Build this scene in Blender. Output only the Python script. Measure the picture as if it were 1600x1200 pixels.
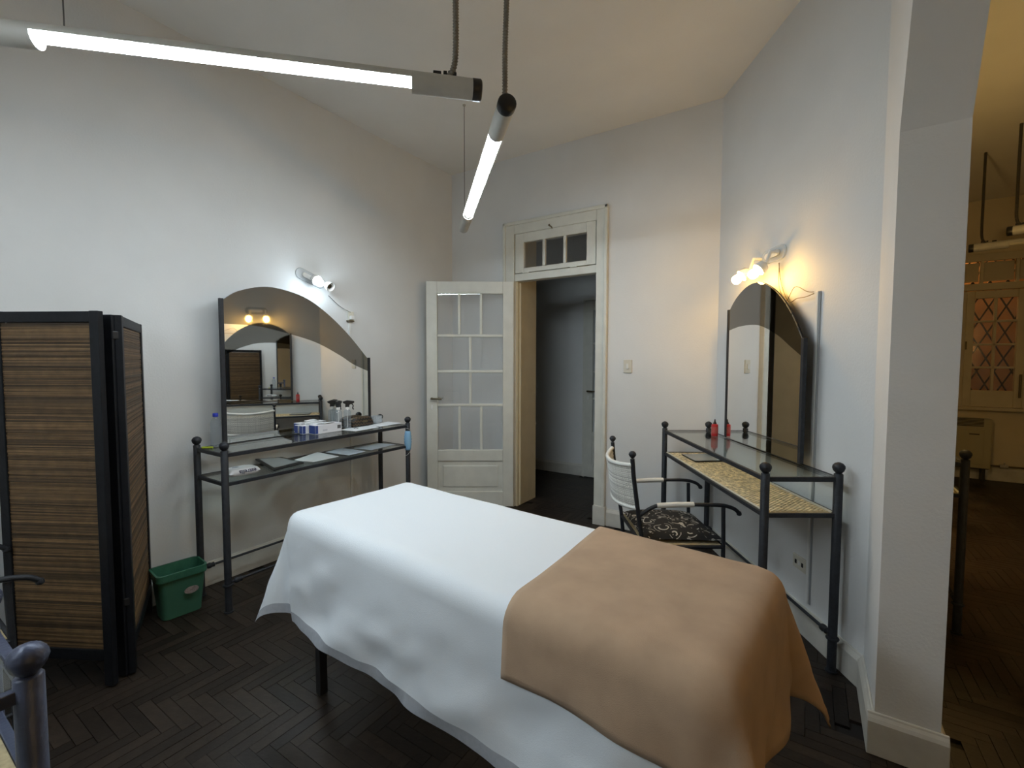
import bpy, bmesh, math, random
from mathutils import Vector, Matrix, noise
random.seed(7)
for o in list(bpy.data.objects): bpy.data.objects.remove(o, do_unlink=True)
S = bpy.context.scene
COL = S.collection
PI = math.pi

# ------------------------------------------------------------------ camera
FPX = 713.43
PIT, ROL, YAW = math.radians(2.904), math.radians(0.107), math.radians(32.941)
CAM = Vector((3.219, -3.791, 1.45))
_fw = Vector((-math.sin(YAW)*math.cos(PIT), math.cos(YAW)*math.cos(PIT), -math.sin(PIT)))
_rt = Vector((math.cos(YAW), math.sin(YAW), 0)); _up = _rt.cross(_fw)
RT = _rt*math.cos(ROL)+_up*math.sin(ROL); UP = _up*math.cos(ROL)-_rt*math.sin(ROL); FW = _fw
cd = bpy.data.cameras.new('camera'); cam = bpy.data.objects.new('camera', cd); COL.objects.link(cam)
cd.sensor_width = 36; cd.lens = 36*FPX/1600; cd.clip_start = 0.02
m = Matrix((RT, UP, -FW)).transposed().to_4x4(); m.translation = CAM; cam.matrix_world = m
S.camera = cam
# ------------------------------------------------------------------ world, exposure
S.view_settings.view_transform = 'Standard'; S.view_settings.look = 'None'
S.view_settings.exposure = 0.0; S.view_settings.gamma = 1.0; S.view_settings.use_curve_mapping = False
w = bpy.data.worlds.new('night'); S.world = w; w.use_nodes = True
w.node_tree.nodes['Background'].inputs[0].default_value = (0.010, 0.014, 0.026, 1)
w.node_tree.nodes['Background'].inputs[1].default_value = 1.0
TUBE_E, WARM_E, COOL_E = 84.0, 185.0, 90.0

# pixel -> world on a plane (distance always from the plane the thing touches)
def ray(x, y): return FW + RT*((x-800)/FPX) - UP*((y-600)/FPX)
def on_plane(x, y, n, c):
    d = ray(x, y); n = Vector(n); return CAM + d*((c-n.dot(CAM))/n.dot(d))
def onX(x, y, X): return on_plane(x, y, (1,0,0), X)
def onY(x, y, Y): return on_plane(x, y, (0,1,0), Y)
def onZ(x, y, Z): return on_plane(x, y, (0,0,1), Z)
ANG = math.radians(32.48)
O2 = Vector((2.592, -0.048, 0)); AL = Vector((math.sin(ANG), -math.cos(ANG), 0)); NR = Vector((-math.cos(ANG), -math.sin(ANG), 0))
def T2(s, t, z): return O2 + AL*s + NR*t + Vector((0,0,z))
def onD(x, y, t):
    q = on_plane(x, y, NR, NR.dot(O2)+t); return (q-O2).dot(AL), q.z

# ------------------------------------------------------------------ materials
MATS = {}
def mat(name, col, rough=0.5, metal=0.0, noise_amt=0.0, nscale=8.0, bump=0.0, bscale=60.0, col2=None, spec=0.5, sheen=0.0, island=0.0, objrand=0.0):
    if name in MATS: return MATS[name]
    M = bpy.data.materials.new(name); M.use_nodes = True; nt = M.node_tree; b = nt.nodes['Principled BSDF']
    b.inputs['Base Color'].default_value = (*col, 1); b.inputs['Roughness'].default_value = rough; b.inputs['Metallic'].default_value = metal
    b.inputs['Specular IOR Level'].default_value = spec
    if sheen: b.inputs['Sheen Weight'].default_value = sheen
    tc = nt.nodes.new('ShaderNodeTexCoord')
    src = None
    if noise_amt > 0:
        n = nt.nodes.new('ShaderNodeTexNoise'); n.inputs['Scale'].default_value = nscale; n.inputs['Detail'].default_value = 5
        nt.links.new(tc.outputs['Object'], n.inputs['Vector'])
        r = nt.nodes.new('ShaderNodeValToRGB'); r.color_ramp.elements[0].position = 0.3; r.color_ramp.elements[1].position = 0.7
        c2 = col2 or tuple(c*(1-noise_amt) for c in col)
        r.color_ramp.elements[0].color = (*c2, 1); r.color_ramp.elements[1].color = (*col, 1)
        nt.links.new(n.outputs['Fac'], r.inputs['Fac']); src = r.outputs['Color']
    if island or objrand:
        hv = nt.nodes.new('ShaderNodeHueSaturation'); mr = nt.nodes.new('ShaderNodeMapRange')
        k = island or objrand
        mr.inputs['To Min'].default_value = 1-k; mr.inputs['To Max'].default_value = 1+k
        if island:
            g = nt.nodes.new('ShaderNodeNewGeometry'); nt.links.new(g.outputs['Random Per Island'], mr.inputs['Value'])
        else:
            g = nt.nodes.new('ShaderNodeObjectInfo'); nt.links.new(g.outputs['Random'], mr.inputs['Value'])
        nt.links.new(mr.outputs['Result'], hv.inputs['Value'])
        if src: nt.links.new(src, hv.inputs['Color'])
        else: hv.inputs['Color'].default_value = (*col, 1)
        src = hv.outputs['Color']
    if src: nt.links.new(src, b.inputs['Base Color'])
    if bump > 0:
        n = nt.nodes.new('ShaderNodeTexNoise'); n.inputs['Scale'].default_value = bscale; n.inputs['Detail'].default_value = 6
        nt.links.new(tc.outputs['Object'], n.inputs['Vector'])
        bp = nt.nodes.new('ShaderNodeBump'); bp.inputs['Strength'].default_value = bump; bp.inputs['Distance'].default_value = 0.01
        nt.links.new(n.outputs['Fac'], bp.inputs['Height']); nt.links.new(bp.outputs['Normal'], b.inputs['Normal'])
    MATS[name] = M; return M
def emis(name, col, e):
    if name in MATS: return MATS[name]
    M = bpy.data.materials.new(name); M.use_nodes = True; nt = M.node_tree; nt.nodes.clear()
    em = nt.nodes.new('ShaderNodeEmission'); em.inputs[0].default_value = (*col, 1); em.inputs[1].default_value = e
    o = nt.nodes.new('ShaderNodeOutputMaterial'); nt.links.new(em.outputs[0], o.inputs[0]); MATS[name] = M; return M
def glass(name, tint=(1,1,1), refl=1.0, rough=0.0, haze=0.0):
    if name in MATS: return MATS[name]
    M = bpy.data.materials.new(name); M.use_nodes = True; nt = M.node_tree; nt.nodes.clear()
    tr = nt.nodes.new('ShaderNodeBsdfTransparent'); tr.inputs[0].default_value = (*tint, 1)
    gl = nt.nodes.new('ShaderNodeBsdfGlossy'); gl.inputs['Roughness'].default_value = rough
    lw = nt.nodes.new('ShaderNodeLayerWeight'); lw.inputs[0].default_value = .5          # Schlick reflectance, the same from both faces of a pane
    pw = nt.nodes.new('ShaderNodeMath'); pw.operation = 'POWER'; pw.inputs[1].default_value = 5.0; nt.links.new(lw.outputs['Facing'], pw.inputs[0])
    mu = nt.nodes.new('ShaderNodeMath'); mu.operation = 'MULTIPLY_ADD'; mu.inputs[1].default_value = .9; mu.inputs[2].default_value = .04*refl; mu.use_clamp = True; nt.links.new(pw.outputs[0], mu.inputs[0])
    mx = nt.nodes.new('ShaderNodeMixShader'); nt.links.new(mu.outputs[0], mx.inputs[0]); nt.links.new(tr.outputs[0], mx.inputs[1]); nt.links.new(gl.outputs[0], mx.inputs[2])
    last = mx.outputs[0]
    if haze:
        df = nt.nodes.new('ShaderNodeBsdfDiffuse'); df.inputs[0].default_value = (.85,.87,.88,1)
        m2 = nt.nodes.new('ShaderNodeMixShader'); m2.inputs[0].default_value = haze; nt.links.new(last, m2.inputs[1]); nt.links.new(df.outputs[0], m2.inputs[2]); last = m2.outputs[0]
    o = nt.nodes.new('ShaderNodeOutputMaterial'); nt.links.new(last, o.inputs[0]); MATS[name] = M; return M
WALL = mat('wall_paint', (.71,.71,.70), .75, noise_amt=.06, nscale=2.5, bump=.12, bscale=90)
CEIL = mat('ceiling_paint', (.83,.815,.78), .85, noise_amt=.06, nscale=2, bump=.08, bscale=60)
CREAM = mat('cream_wall_paint', (.66,.58,.42), .75, noise_amt=.08, nscale=3, bump=.1)
TRIM = mat('white_gloss_paint', (.68,.67,.60), .42, noise_amt=.10, nscale=9, bump=.05, bscale=40)
BASE = mat('baseboard_paint', (.64,.62,.56), .5, noise_amt=.22, nscale=7, bump=.08, bscale=30)
IRON = mat('wrought_iron', (.028,.031,.038), .55, .35, noise_amt=.35, nscale=40, bump=.25, bscale=120)
BLUELIT_IRON = mat('blue_lit_iron', (.060,.072,.125), .36, .2, noise_amt=.3, nscale=40, bump=.15, bscale=100)  # bluish light from the camera side is put into this iron's colour
GLASS = glass('clear_glass', (.93,.96,.94), 1.3)
PANE = glass('window_pane', (.985,.99,.99), 1.0, haze=.02)
DOORPANE = glass('milky_door_pane', (.985,.99,.99), 1.0, haze=.13)
MIRROR = mat('mirror_silver', (.88,.89,.88), .015, 1.0)
TINT = mat('smoked_mirror', (.22,.215,.20), .03, 1.0)
BLACKW = mat('black_lacquer_wood', (.007,.008,.011), .5, spec=.25, noise_amt=.4, nscale=25, bump=.08)
CANE = mat('cane_reed', (.15,.088,.038), .6, island=.7, noise_amt=.35, nscale=22)
CHIP = mat('bare_wood_chip', (.35,.27,.18), .7)
SHEET = mat('white_nonwoven_sheet', (.80,.84,.88), .85, bump=.12, bscale=350, sheen=.2)
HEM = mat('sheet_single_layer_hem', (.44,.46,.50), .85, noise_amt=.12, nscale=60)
BLANKET = mat('brown_fleece', (.55,.38,.25), .95, noise_amt=.18, nscale=9, bump=.45, bscale=900, sheen=.10)
BLACKP = mat('black_plastic', (.012,.012,.013), .4)
FIXT = mat('aged_white_metal', (.52,.50,.45), .5, noise_amt=.15, nscale=12)
TUBE = emis('fluorescent_glow', (.80,.92,1.0), TUBE_E)
TUBEND = mat('tube_end_glass', (.6,.72,.78), .2)
UNLIT = mat('unlit_tube_glass', (.72,.66,.52), .2)
WARMB = emis('warm_bulb_glow', (1.0,.58,.14), WARM_E)
WARMN = emis('next_room_bulb_glow', (1.0,.64,.22), 310.0)
COOLB = emis('cool_bulb_glow', (.72,.88,1.0), COOL_E)
PORC = mat('white_porcelain', (.78,.77,.74), .25)
LAMPG = glass('lamp_plate_glass', (.92,.94,.95), 1.5, haze=.35)
COIL = mat('corrugated_conduit', (.20,.185,.15), .6)
WIRE = mat('grey_wire', (.10,.10,.10), .5)
BRASS = mat('old_brass', (.16,.13,.08), .4, .8)
WICKER = mat('white_wicker', (.62,.61,.57), .6, island=.25)
RATTAN = mat('natural_rattan', (.82,.70,.46), .6, island=.35, noise_amt=.25, nscale=40)
RATB = mat('rattan_backing', (.48,.38,.22), .8, noise_amt=.4, nscale=60)
PLASTICW = mat('ivory_plastic', (.62,.59,.50), .4)
PAPER = mat('white_paper', (.80,.82,.84), .8)
GREENP = mat('green_plastic', (.045,.15,.095), .45, noise_amt=.1, nscale=10)
def glass_liner(): return mat('green_liner_film', (.045,.16,.10), .22, noise_amt=.25, nscale=25)

# ------------------------------------------------------------------ mesh helpers
def bm_box(bm, c, s, mtx=None):
    x, y, z = s[0]/2, s[1]/2, s[2]/2
    co = [(-x,-y,-z),(x,-y,-z),(x,y,-z),(-x,y,-z),(-x,-y,z),(x,-y,z),(x,y,z),(-x,y,z)]
    vs = []
    for p in co:
        v = Vector(p)
        if mtx is not None: v = mtx @ v
        vs.append(bm.verts.new(v+Vector(c)))
    for f in ((3,2,1,0),(4,5,6,7),(0,1,5,4),(1,2,6,5),(2,3,7,6),(3,0,4,7)): bm.faces.new([vs[i] for i in f])
    return vs
def frame_of(d):
    d = d.normalized(); a = Vector((0,0,1)) if abs(d.z) < .9 else Vector((1,0,0))
    u = d.cross(a).normalized(); return u, d.cross(u).normalized()
def bm_tube(bm, pts, rad, seg=10, caps=True, closed=False):
    pts = [Vector(p) for p in pts]; n = len(pts)
    if not hasattr(rad, '__len__'): rad = [rad]*n
    rings = []; u = None
    for i, p in enumerate(pts):
        if closed: d = pts[(i+1) % n]-pts[i-1]
        else: d = pts[min(i+1, n-1)]-pts[max(i-1, 0)]
        if d.length < 1e-9: d = Vector((0,0,1))
        d.normalize()
        if u is None: u, v = frame_of(d)
        else:
            u = (u-d*u.dot(d))
            if u.length < 1e-6: u, v = frame_of(d)
            u.normalize(); v = d.cross(u)
        rings.append([bm.verts.new(p+(u*math.cos(2*PI*k/seg)+v*math.sin(2*PI*k/seg))*rad[i]) for k in range(seg)])
    rng = range(n) if closed else range(n-1)
    for i in rng:
        a, b = rings[i], rings[(i+1) % n]
        for k in range(seg): bm.faces.new((a[k], a[(k+1) % seg], b[(k+1) % seg], b[k]))
    if caps and not closed: bm.faces.new(rings[0][::-1]); bm.faces.new(rings[-1])
def bm_lathe(bm, prof, seg=20, mtx=None, rib=0, ribamt=0.0):
    rings = []
    for r, z in prof:
        ring = []
        for k in range(seg):
            a = 2*PI*k/seg; rr = r*(1+(ribamt*math.cos(rib*a) if rib else 0))
            v = Vector((rr*math.cos(a), rr*math.sin(a), z)); ring.append(bm.verts.new(mtx @ v if mtx is not None else v))
        rings.append(ring)
    for a, b in zip(rings, rings[1:]):
        for k in range(seg): bm.faces.new((a[k], a[(k+1) % seg], b[(k+1) % seg], b[k]))
    if prof[0][0] > 1e-5: bm.faces.new(rings[0][::-1])
    if prof[-1][0] > 1e-5: bm.faces.new(rings[-1])
def bm_prism(bm, poly, vec):
    a = [bm.verts.new(Vector(p)) for p in poly]; b = [bm.verts.new(Vector(p)+Vector(vec)) for p in poly]; n = len(poly)
    bm.faces.new(a[::-1]); bm.faces.new(b)
    for i in range(n): bm.faces.new((a[i], a[(i+1) % n], b[(i+1) % n], b[i]))
def obj(name, bm, material, parent=None, smooth=False, bevel=0.0, bseg=2, **props):
    if bevel: 
        bmesh.ops.remove_doubles(bm, verts=bm.verts, dist=1e-6)
    bmesh.ops.recalc_face_normals(bm, faces=bm.faces)
    me = bpy.data.meshes.new(name); bm.to_mesh(me); bm.free()
    if smooth:
        me.polygons.foreach_set('use_smooth', [True]*len(me.polygons))
        try: me.set_sharp_from_angle(angle=math.radians(50))
        except Exception: pass
    me.materials.append(material)
    o = bpy.data.objects.new(name, me); COL.objects.link(o)
    if parent is not None: o.parent = parent
    if bevel:
        md = o.modifiers.new('bevel', 'BEVEL'); md.width = bevel; md.segments = bseg; md.limit_method = 'ANGLE'; md.angle_limit = math.radians(40)
    for k, v in props.items(): o[k] = v
    return o
def boxo(name, c, s, material, parent=None, bevel=0.0, mtx=None, **props):
    bm = bmesh.new(); bm_box(bm, c, s, mtx); return obj(name, bm, material, parent, bevel=bevel, **props)
def tubeo(name, pts, r, material, parent=None, seg=10, **props):
    bm = bmesh.new(); bm_tube(bm, pts, r, seg); return obj(name, bm, material, parent, smooth=True, **props)
def latheo(name, prof, material, parent=None, seg=20, mtx=None, rib=0, ribamt=0, **props):
    bm = bmesh.new(); bm_lathe(bm, prof, seg, mtx, rib, ribamt); return obj(name, bm, material, parent, smooth=True, **props)
def thing(name, label, cat, loc=(0,0,0), group=None, kind=None, rot=None):
    o = bpy.data.objects.new(name, None); COL.objects.link(o); o.location = loc; o.empty_display_size = .1
    if rot is not None: o.rotation_euler = rot
    if label: o['label'] = label
    if cat: o['category'] = cat
    if group: o['group'] = group
    if kind: o['kind'] = kind
    return o
def tag(o, label, cat, group=None):
    o['label'] = label; o['category'] = cat
    if group: o['group'] = group
    return o
def spline(pts, n=8):
    pts = [Vector(p) for p in pts]; out = []
    for i in range(len(pts)-1):
        p0 = pts[max(i-1,0)]; p1 = pts[i]; p2 = pts[i+1]; p3 = pts[min(i+2,len(pts)-1)]
        for k in range(n):
            t = k/n
            out.append(0.5*((2*p1)+(p2-p0)*t+(2*p0-5*p1+4*p2-p3)*t*t+(-p0+3*p1-3*p2+p3)*t**3))
    out.append(pts[-1]); return out
def arc(fn, a0, a1, n): return [fn(a0+(a1-a0)*i/n) for i in range(n+1)]
STR = {'kind': 'structure'}
def struct(name, bm, material, label, **k): return obj(name, bm, material, kind='structure', label=label, **k)

# ------------------------------------------------------------------ the shell
HC = 3.407; RX = 3.463; WT = 0.183; JY = -1.69; D0X = 2.633; D1Y = -1.304; YF = -6.4; NX = 6.6; NY = 4.063; HY = 1.49; DW = 0.38
def wallbox(name, lo, hi, material, label):
    bm = bmesh.new(); bm_box(bm, [(a+b)/2 for a, b in zip(lo, hi)], [b-a for a, b in zip(lo, hi)]); return struct(name, bm, material, label)
wallbox('floor', (-1.6, YF-.1, -.06), (NX+.1, NY+.1, -.012), mat('floor_screed', (.012,.009,.007), .8, noise_amt=.3), 'dark brown herringbone parquet floor')
FLOOR = bpy.data.objects['floor']
wallbox('ceiling', (-1.6, YF-.1, HC), (NX+.1, NY+.1, HC+.08), CEIL, 'plain white plaster ceiling')
wallbox('wall_left', (-.12, YF-.1, 0), (0, 0, HC), WALL, 'white plaster wall with the large arched mirror')
# back wall with the doorway (hole x .80-1.65, z 0-2.68)
DX0, DX1, DTOP = .80, 1.648, 2.68
bm = bmesh.new()
for lo, hi in (((-1.5,0,0),(DX0,DW,HC)), ((DX1,0,0),(3.5,DW,HC)), ((DX0,0,DTOP),(DX1,DW,HC))):
    bm_box(bm, [(a+b)/2 for a, b in zip(lo, hi)], [b-a for a, b in zip(lo, hi)])
struct('wall_back', bm, WALL, 'white plaster wall around the doorway')
# diagonal wall, a solid wedge in the corner
bm = bmesh.new(); bm_prism(bm, [(D0X,0,0),(RX,D1Y,0),(RX,.02,0)], (0,0,HC)); struct('wall_diagonal', bm, WALL, 'angled white plaster wall behind the narrow mirror')
# right wall: solid end + chamfered opening from JY towards the front
JZ = 2.246; OY1 = -5.0
bm = bmesh.new()
bm_box(bm, (RX+WT/2, (JY+.4)/2, HC/2), (WT, .4-JY, HC))
# chamfered lintel profile extruded through the wall
top = 3.05; ch = .36
bm_prism(bm, [(RX,JY,JZ),(RX,JY-ch,top),(RX,OY1+ch,top),(RX,OY1,JZ),(RX,OY1,HC),(RX,JY,HC)], (WT,0,0))
bm_box(bm, (RX+WT/2, (OY1+YF)/2, HC/2), (WT, OY1-YF, HC))
struct('wall_right', bm, WALL, 'white wall with the wide chamfered opening to the next room')
wallbox('wall_front', (-.12, YF-.12, 0), (NX+.1, YF, HC), WALL, 'white wall facing the doorway wall')
# next room
bm = bmesh.new()
WX0, WX1, WZ0, WZ1 = 4.30, 5.90, .88, 2.72
for lo, hi in (((RX,NY,0),(WX0,NY+.25,HC)), ((WX1,NY,0),(NX,NY+.25,HC)), ((WX0,NY,0),(WX1,NY+.25,WZ0)), ((WX0,NY,WZ1),(WX1,NY+.25,HC))):
    bm_box(bm, [(a+b)/2 for a, b in zip(lo, hi)], [b-a for a, b in zip(lo, hi)])
struct('wall_far', bm, CREAM, 'cream wall with the barred window in the next room')
wallbox('wall_east', (NX, YF-.1, 0), (NX+.12, NY+.25, HC), CREAM, 'cream side wall of the next room')
wallbox('wall_partition', (RX+.02, .38, 0), (RX+WT, NY, HC), CREAM, 'cream partition wall of the next room')
# hall
wallbox('wall_hall', (-1.5, HY, 0), (RX+.02, HY+.1, HC), WALL, 'dim white hallway wall beyond the doorway')
wallbox('wall_hall_end', (-1.6, DW-.02, 0), (-1.5, HY+.1, HC), WALL, 'end wall of the dim hallway')
def baseboard(name, a, b, n, h=.15, th=.022, label='painted baseboard'):
    a, b, n = Vector(a), Vector(b), Vector(n); bm = bmesh.new()
    prof = [(0,0),(th,0),(th,h-.03),(th*.75,h-.018),(th*.45,h-.008),(th*.35,h),(0,h)]
    bm_prism(bm, [a+n*x+Vector((0,0,z)) for x, z in prof], b-a)
    return struct(name, bm, BASE, label, bevel=.003)
DN = NR
baseboard('baseboard_left', (0,YF,0), (0,0,0), (1,0,0), label='worn white baseboard under the large mirror')
baseboard('baseboard_back', (1.76,0,0), (D0X,0,0), (0,-1,0), label='worn white baseboard beside the doorway')
baseboard('baseboard_back_corner', (0,0,0), (.665,0,0), (0,-1,0), label='worn white baseboard behind the open door')
baseboard('baseboard_diagonal', (D0X,0,0), (RX,D1Y,0), NR, label='worn white baseboard under the narrow mirror')
baseboard('baseboard_right', (RX,D1Y,0), (RX,JY,0), (-1,0,0), .155, label='short worn baseboard beside the opening')
baseboard('baseboard_jamb', (RX-.022,JY,0), (RX+WT+.022,JY,0), (0,-1,0), .155, label='chipped baseboard on the jamb of the opening')
baseboard('baseboard_partition', (RX+WT,JY,0), (RX+WT,NY,0), (1,0,0), .155, label='baseboard of the next room partition')
baseboard('baseboard_far', (RX+WT,NY,0), (NX,NY,0), (0,-1,0), .17, .03, label='cream baseboard under the far window')
baseboard('baseboard_hall', (-1.5,HY,0), (.87,HY,0), (0,-1,0), label='dim hallway baseboard')

# ------------------------------------------------------------------ doors
D1 = thing('door_1', 'white glazed door opened into the room with three-pane transom above', None, (0,0,0), kind='structure')
FX0, FX1, FZ = .675, 1.752, 2.775
for (x0, x1, z0, z1) in ((FX0, DX0, 0, FZ), (DX1, FX1, 0, FZ), (DX0, DX1, DTOP-.012, FZ)):
    bm = bmesh.new(); bm_box(bm, ((x0+x1)/2, -.012, (z0+z1)/2), (x1-x0, .03, z1-z0))
    obj('casing', bm, TRIM, D1, bevel=.004)
for (x0, x1, z0, z1) in ((FX0, FX0+.03, 0, FZ+.012), (FX1-.03, FX1, 0, FZ+.012), (FX0, FX1, FZ-.02, FZ+.012)):
    boxo('casing_moulding', ((x0+x1)/2, -.03, (z0+z1)/2), (x1-x0, .022, z1-z0), TRIM, D1, bevel=.007)
boxo('plinth_block', ((DX1+FX1)/2+.002, -.022, .085), (FX1-DX1+.012, .045, .17), BASE, D1, bevel=.005)
JAMB = mat('cream_lamplit_jamb_paint', (.62,.52,.34), .5, noise_amt=.12, nscale=6)  # cream with the warm lamp's yellow light put into the paint colour
boxo('jamb', (DX0+.011, DW/2, DTOP/2), (.022, DW-.02, DTOP), JAMB, D1)
boxo('jamb', (DX1-.005, DW/2, DTOP/2), (.012, DW-.02, DTOP), TRIM, D1)
boxo('door_stop', (DX0+.03, .055, 1.11), (.018, .03, 2.2), JAMB, D1, bevel=.003)
boxo('transom_bar', ((DX0+DX1)/2, .03, 2.255), (DX1-DX0, .09, .07), TRIM, D1, bevel=.006)
# transom sash
tx0, tx1, tz0, tz1 = DX0+.008, DX1-.008, 2.295, 2.668
px0, px1, pz0, pz1 = .905, 1.552, 2.338, 2.582
ts = boxo('transom_sash', ((tx0+px0)/2, .0, (tz0+tz1)/2), (px0-tx0, .035, tz1-tz0), TRIM, D1, bevel=.003)
boxo('transom_sash', ((tx1+px1)/2, .0, (tz0+tz1)/2), (tx1-px1, .035, tz1-tz0), TRIM, D1, bevel=.003)
boxo('transom_sash', ((px0+px1)/2, .0, (tz0+pz0)/2), (px1-px0, .035, pz0-tz0), TRIM, D1, bevel=.003)
boxo('transom_sash', ((px0+px1)/2, .0, (tz1+pz1)/2), (px1-px0, .035, tz1-pz1), TRIM, D1, bevel=.003)
for k in (1, 2):
    xm = px0+(px1-px0)*k/3; boxo('transom_muntin', (xm, .0, (pz0+pz1)/2), (.028, .03, pz1-pz0), TRIM, D1, bevel=.004)
for k in range(3):
    w3 = (px1-px0)/3; boxo('pane', (px0+w3*(k+.5), .004, (pz0+pz1)/2), (w3-.02, .004, pz1-pz0), PANE, D1)
latch = tubeo('transom_latch', [(1.19,-.035,2.70),(1.19,-.05,2.69),(1.215,-.05,2.675),(1.22,-.035,2.66)], .006, BRASS, D1)
for x in (.93, 1.43): boxo('transom_hinge', (x, -.02, 2.293), (.07, .012, .012), TRIM, D1, bevel=.002)

def glazed_leaf(parent, W, H, handle_side=1, with_handle=True):
    """door leaf in local x 0..W (hinge at 0), z 0..H, thickness about y=0"""
    th = .04; L = thing('leaf', None, None); L.parent = parent
    st = .105
    g = {'t': H-.12, 'r1': H-.60, 'r2': H-.955, 'r3': H-1.31, 'r4': .53}
    gz = [H-.115, H-.52, H-.867, H-1.195, .565]     # glass band edges
    boxo('stile', (st/2, 0, H/2), (st, th, H), TRIM, L, bevel=.004)
    boxo('stile', (W-st/2, 0, H/2), (st, th, H), TRIM, L, bevel=.004)
    boxo('top_rail', (W/2, 0, (H+gz[0])/2), (W-2*st, th, H-gz[0]), TRIM, L, bevel=.004)
    boxo('lock_rail', (W/2, 0, gz[4]-.055), (W-2*st, th, .11), TRIM, L, bevel=.004)
    boxo('bottom_rail', (W/2, 0, .075), (W-2*st, th, .15), TRIM, L, bevel=.004)
    x0, x1 = st, W-st
    for z in gz[1:4]: boxo('muntin', (W/2, 0, z), (x1-x0, .03, .026), TRIM, L, bevel=.006)
    cells = []
    for r, n in enumerate((3, 2, 2, 3)):
        za = gz[r+1]+(.013 if r < 3 else 0); zb = gz[r]-(.013 if r > 0 else 0); wd = (x1-x0)/n
        for k in range(n):
            if k: boxo('muntin', (x0+wd*k, 0, (za+zb)/2), (.026, .03, zb-za), TRIM, L, bevel=.006)
            boxo('pane', (x0+wd*(k+.5), .002, (za+zb)/2), (wd-.012, .004, zb-za), DOORPANE, L)
    # lower raised panel
    za, zb = .15, gz[4]-.11
    boxo('panel_back', (W/2, 0, (za+zb)/2), (x1-x0, .016, zb-za), TRIM, L)
    boxo('raised_panel', (W/2, 0, (za+zb)/2), (x1-x0-.09, .032, zb-za-.09), TRIM, L, bevel=.008)
    if with_handle:
        for sy in (-1, 1):
            boxo('keyhole_plate', (W-.05, sy*.023, .985), (.02, .006, .05), BRASS if sy < 0 else PORC, L, bevel=.003)
            tubeo('handle', [(W-.05, sy*.02, 1.07), (W-.05, sy*.055, 1.07), (W-.065, sy*.062, 1.07), (W-.15, sy*.062, 1.068)], [.012, .010, .010, .009], BRASS, L)
    return L
L1 = glazed_leaf(D1, .845, 2.20)
OPEN = math.radians(146)
L1.location = (DX0+.004, -.036, .012); L1.rotation_euler = (0, 0, -OPEN)
for z in (.3, 1.2, 2.0): tubeo('hinge', [(DX0-.002, -.032, z-.05), (DX0-.002, -.032, z+.05)], .008, TRIM, D1)
# hallway door
D2 = thing('door_2', 'dim glazed door standing at the end of the hallway wall', None, (0,0,0), kind='structure')
L2 = glazed_leaf(D2, .80, 2.17); L2.location = (.90+.80, HY-.03, .01); L2.rotation_euler = (0, 0, PI)
boxo('casing', (.885, HY-.02, 1.1), (.03, .04, 2.2), TRIM, D2, bevel=.004); boxo('casing', (1.3, HY-.02, 2.205), (.86, .04, .03), TRIM, D2, bevel=.004)
boxo('hall_pipe_joint', (.17, HY-.03, .62), (.05, .05, .05), PORC, None, bevel=.015); tag(bpy.data.objects['hall_pipe_joint'], 'small white pipe stub on the hallway wall', 'pipe')

# ------------------------------------------------------------------ window of the next room
W1 = thing('window_1', 'cream wooden casement window with diamond security bars', None, (0,0,0), kind='structure')
CRM = mat('cream_gloss_paint', (.60,.54,.40), .45, noise_amt=.1, nscale=8)
def wb(name, x0, x1, z0, z1, y=NY-.01, d=.05, mt=None): return boxo(name, ((x0+x1)/2, y, (z0+z1)/2), (x1-x0, d, z1-z0), mt or CRM, W1, bevel=.005)
wb('frame', WX0, WX1, WZ1-.05, WZ1+.04); wb('frame', WX0-.06, WX0+.04, WZ0, WZ1); wb('frame', WX1-.04, WX1+.06, WZ0, WZ1)
wb('transom_rail', WX0, WX1, 2.32, 2.40, d=.07); wb('sill', WX0-.1, WX1+.1, .855, .895, NY-.03, .10)
for k in range(5):
    a = WX0+.04+k*(WX1-WX0-.08)/5; b = a+(WX1-WX0-.08)/5
    wb('transom_panel', a+.035, b-.005, 2.43, 2.66, NY+.02, .02, mat('cream_board', (.5,.45,.34), .6)); wb('transom_muntin', a, a+.03, 2.40, WZ1-.05)
leafs = ((4.345, 4.84), (4.84, 5.36), (5.36, 5.86))
for a, b in leafs:
    wb('sash_stile', a, a+.075, .90, 2.31); wb('sash_stile', b-.075, b, .90, 2.31); wb('sash_rail', a+.075, b-.075, 2.22, 2.31); wb('sash_rail', a+.075, b-.075, .90, 1.10)
    zz = [1.10+(2.22-1.10)*k/4 for k in range(5)]; xm = (a+b)/2
    wb('sash_muntin', xm-.014, xm+.014, 1.10, 2.22, d=.035)
    for z in zz[1:4]: wb('sash_muntin', a+.075, b-.075, z-.013, z+.013, d=.035)
    for r in range(4):
        for (p, q) in ((a+.075, xm-.014), (xm+.014, b-.075)): wb('pane', p, q, zz[r]+.012, zz[r+1]-.012, NY, .004, PANE)
tubeo('espagnolette', [(5.335,NY-.045,1.02),(5.335,NY-.045,1.30)], .011, BRASS, W1)
tubeo('espagnolette', [(4.85,NY-.045,1.6),(4.85,NY-.045,1.7)], .008, BRASS, W1)
gm = bmesh.new()
for k in range(14):
    x = WX0-.3+k*.155
    for zb_ in range(6):
        z = .85+zb_*.32
        bm_tube(gm, [(x, NY+.19, z), (x+.155, NY+.19, z+.32)], .009, 6); bm_tube(gm, [(x+.155, NY+.185, z), (x, NY+.185, z+.32)], .009, 6)
obj('security_grille', gm, IRON, W1)
boxo('courtyard_wall', (5.1, NY+1.6, 1.6), (5, .1, 3.6), mat('courtyard_plaster', (.50,.30,.14), .9, noise_amt=.2), None); tag(bpy.data.objects['courtyard_wall'], 'orange lit courtyard wall seen through the far window', 'wall')
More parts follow.
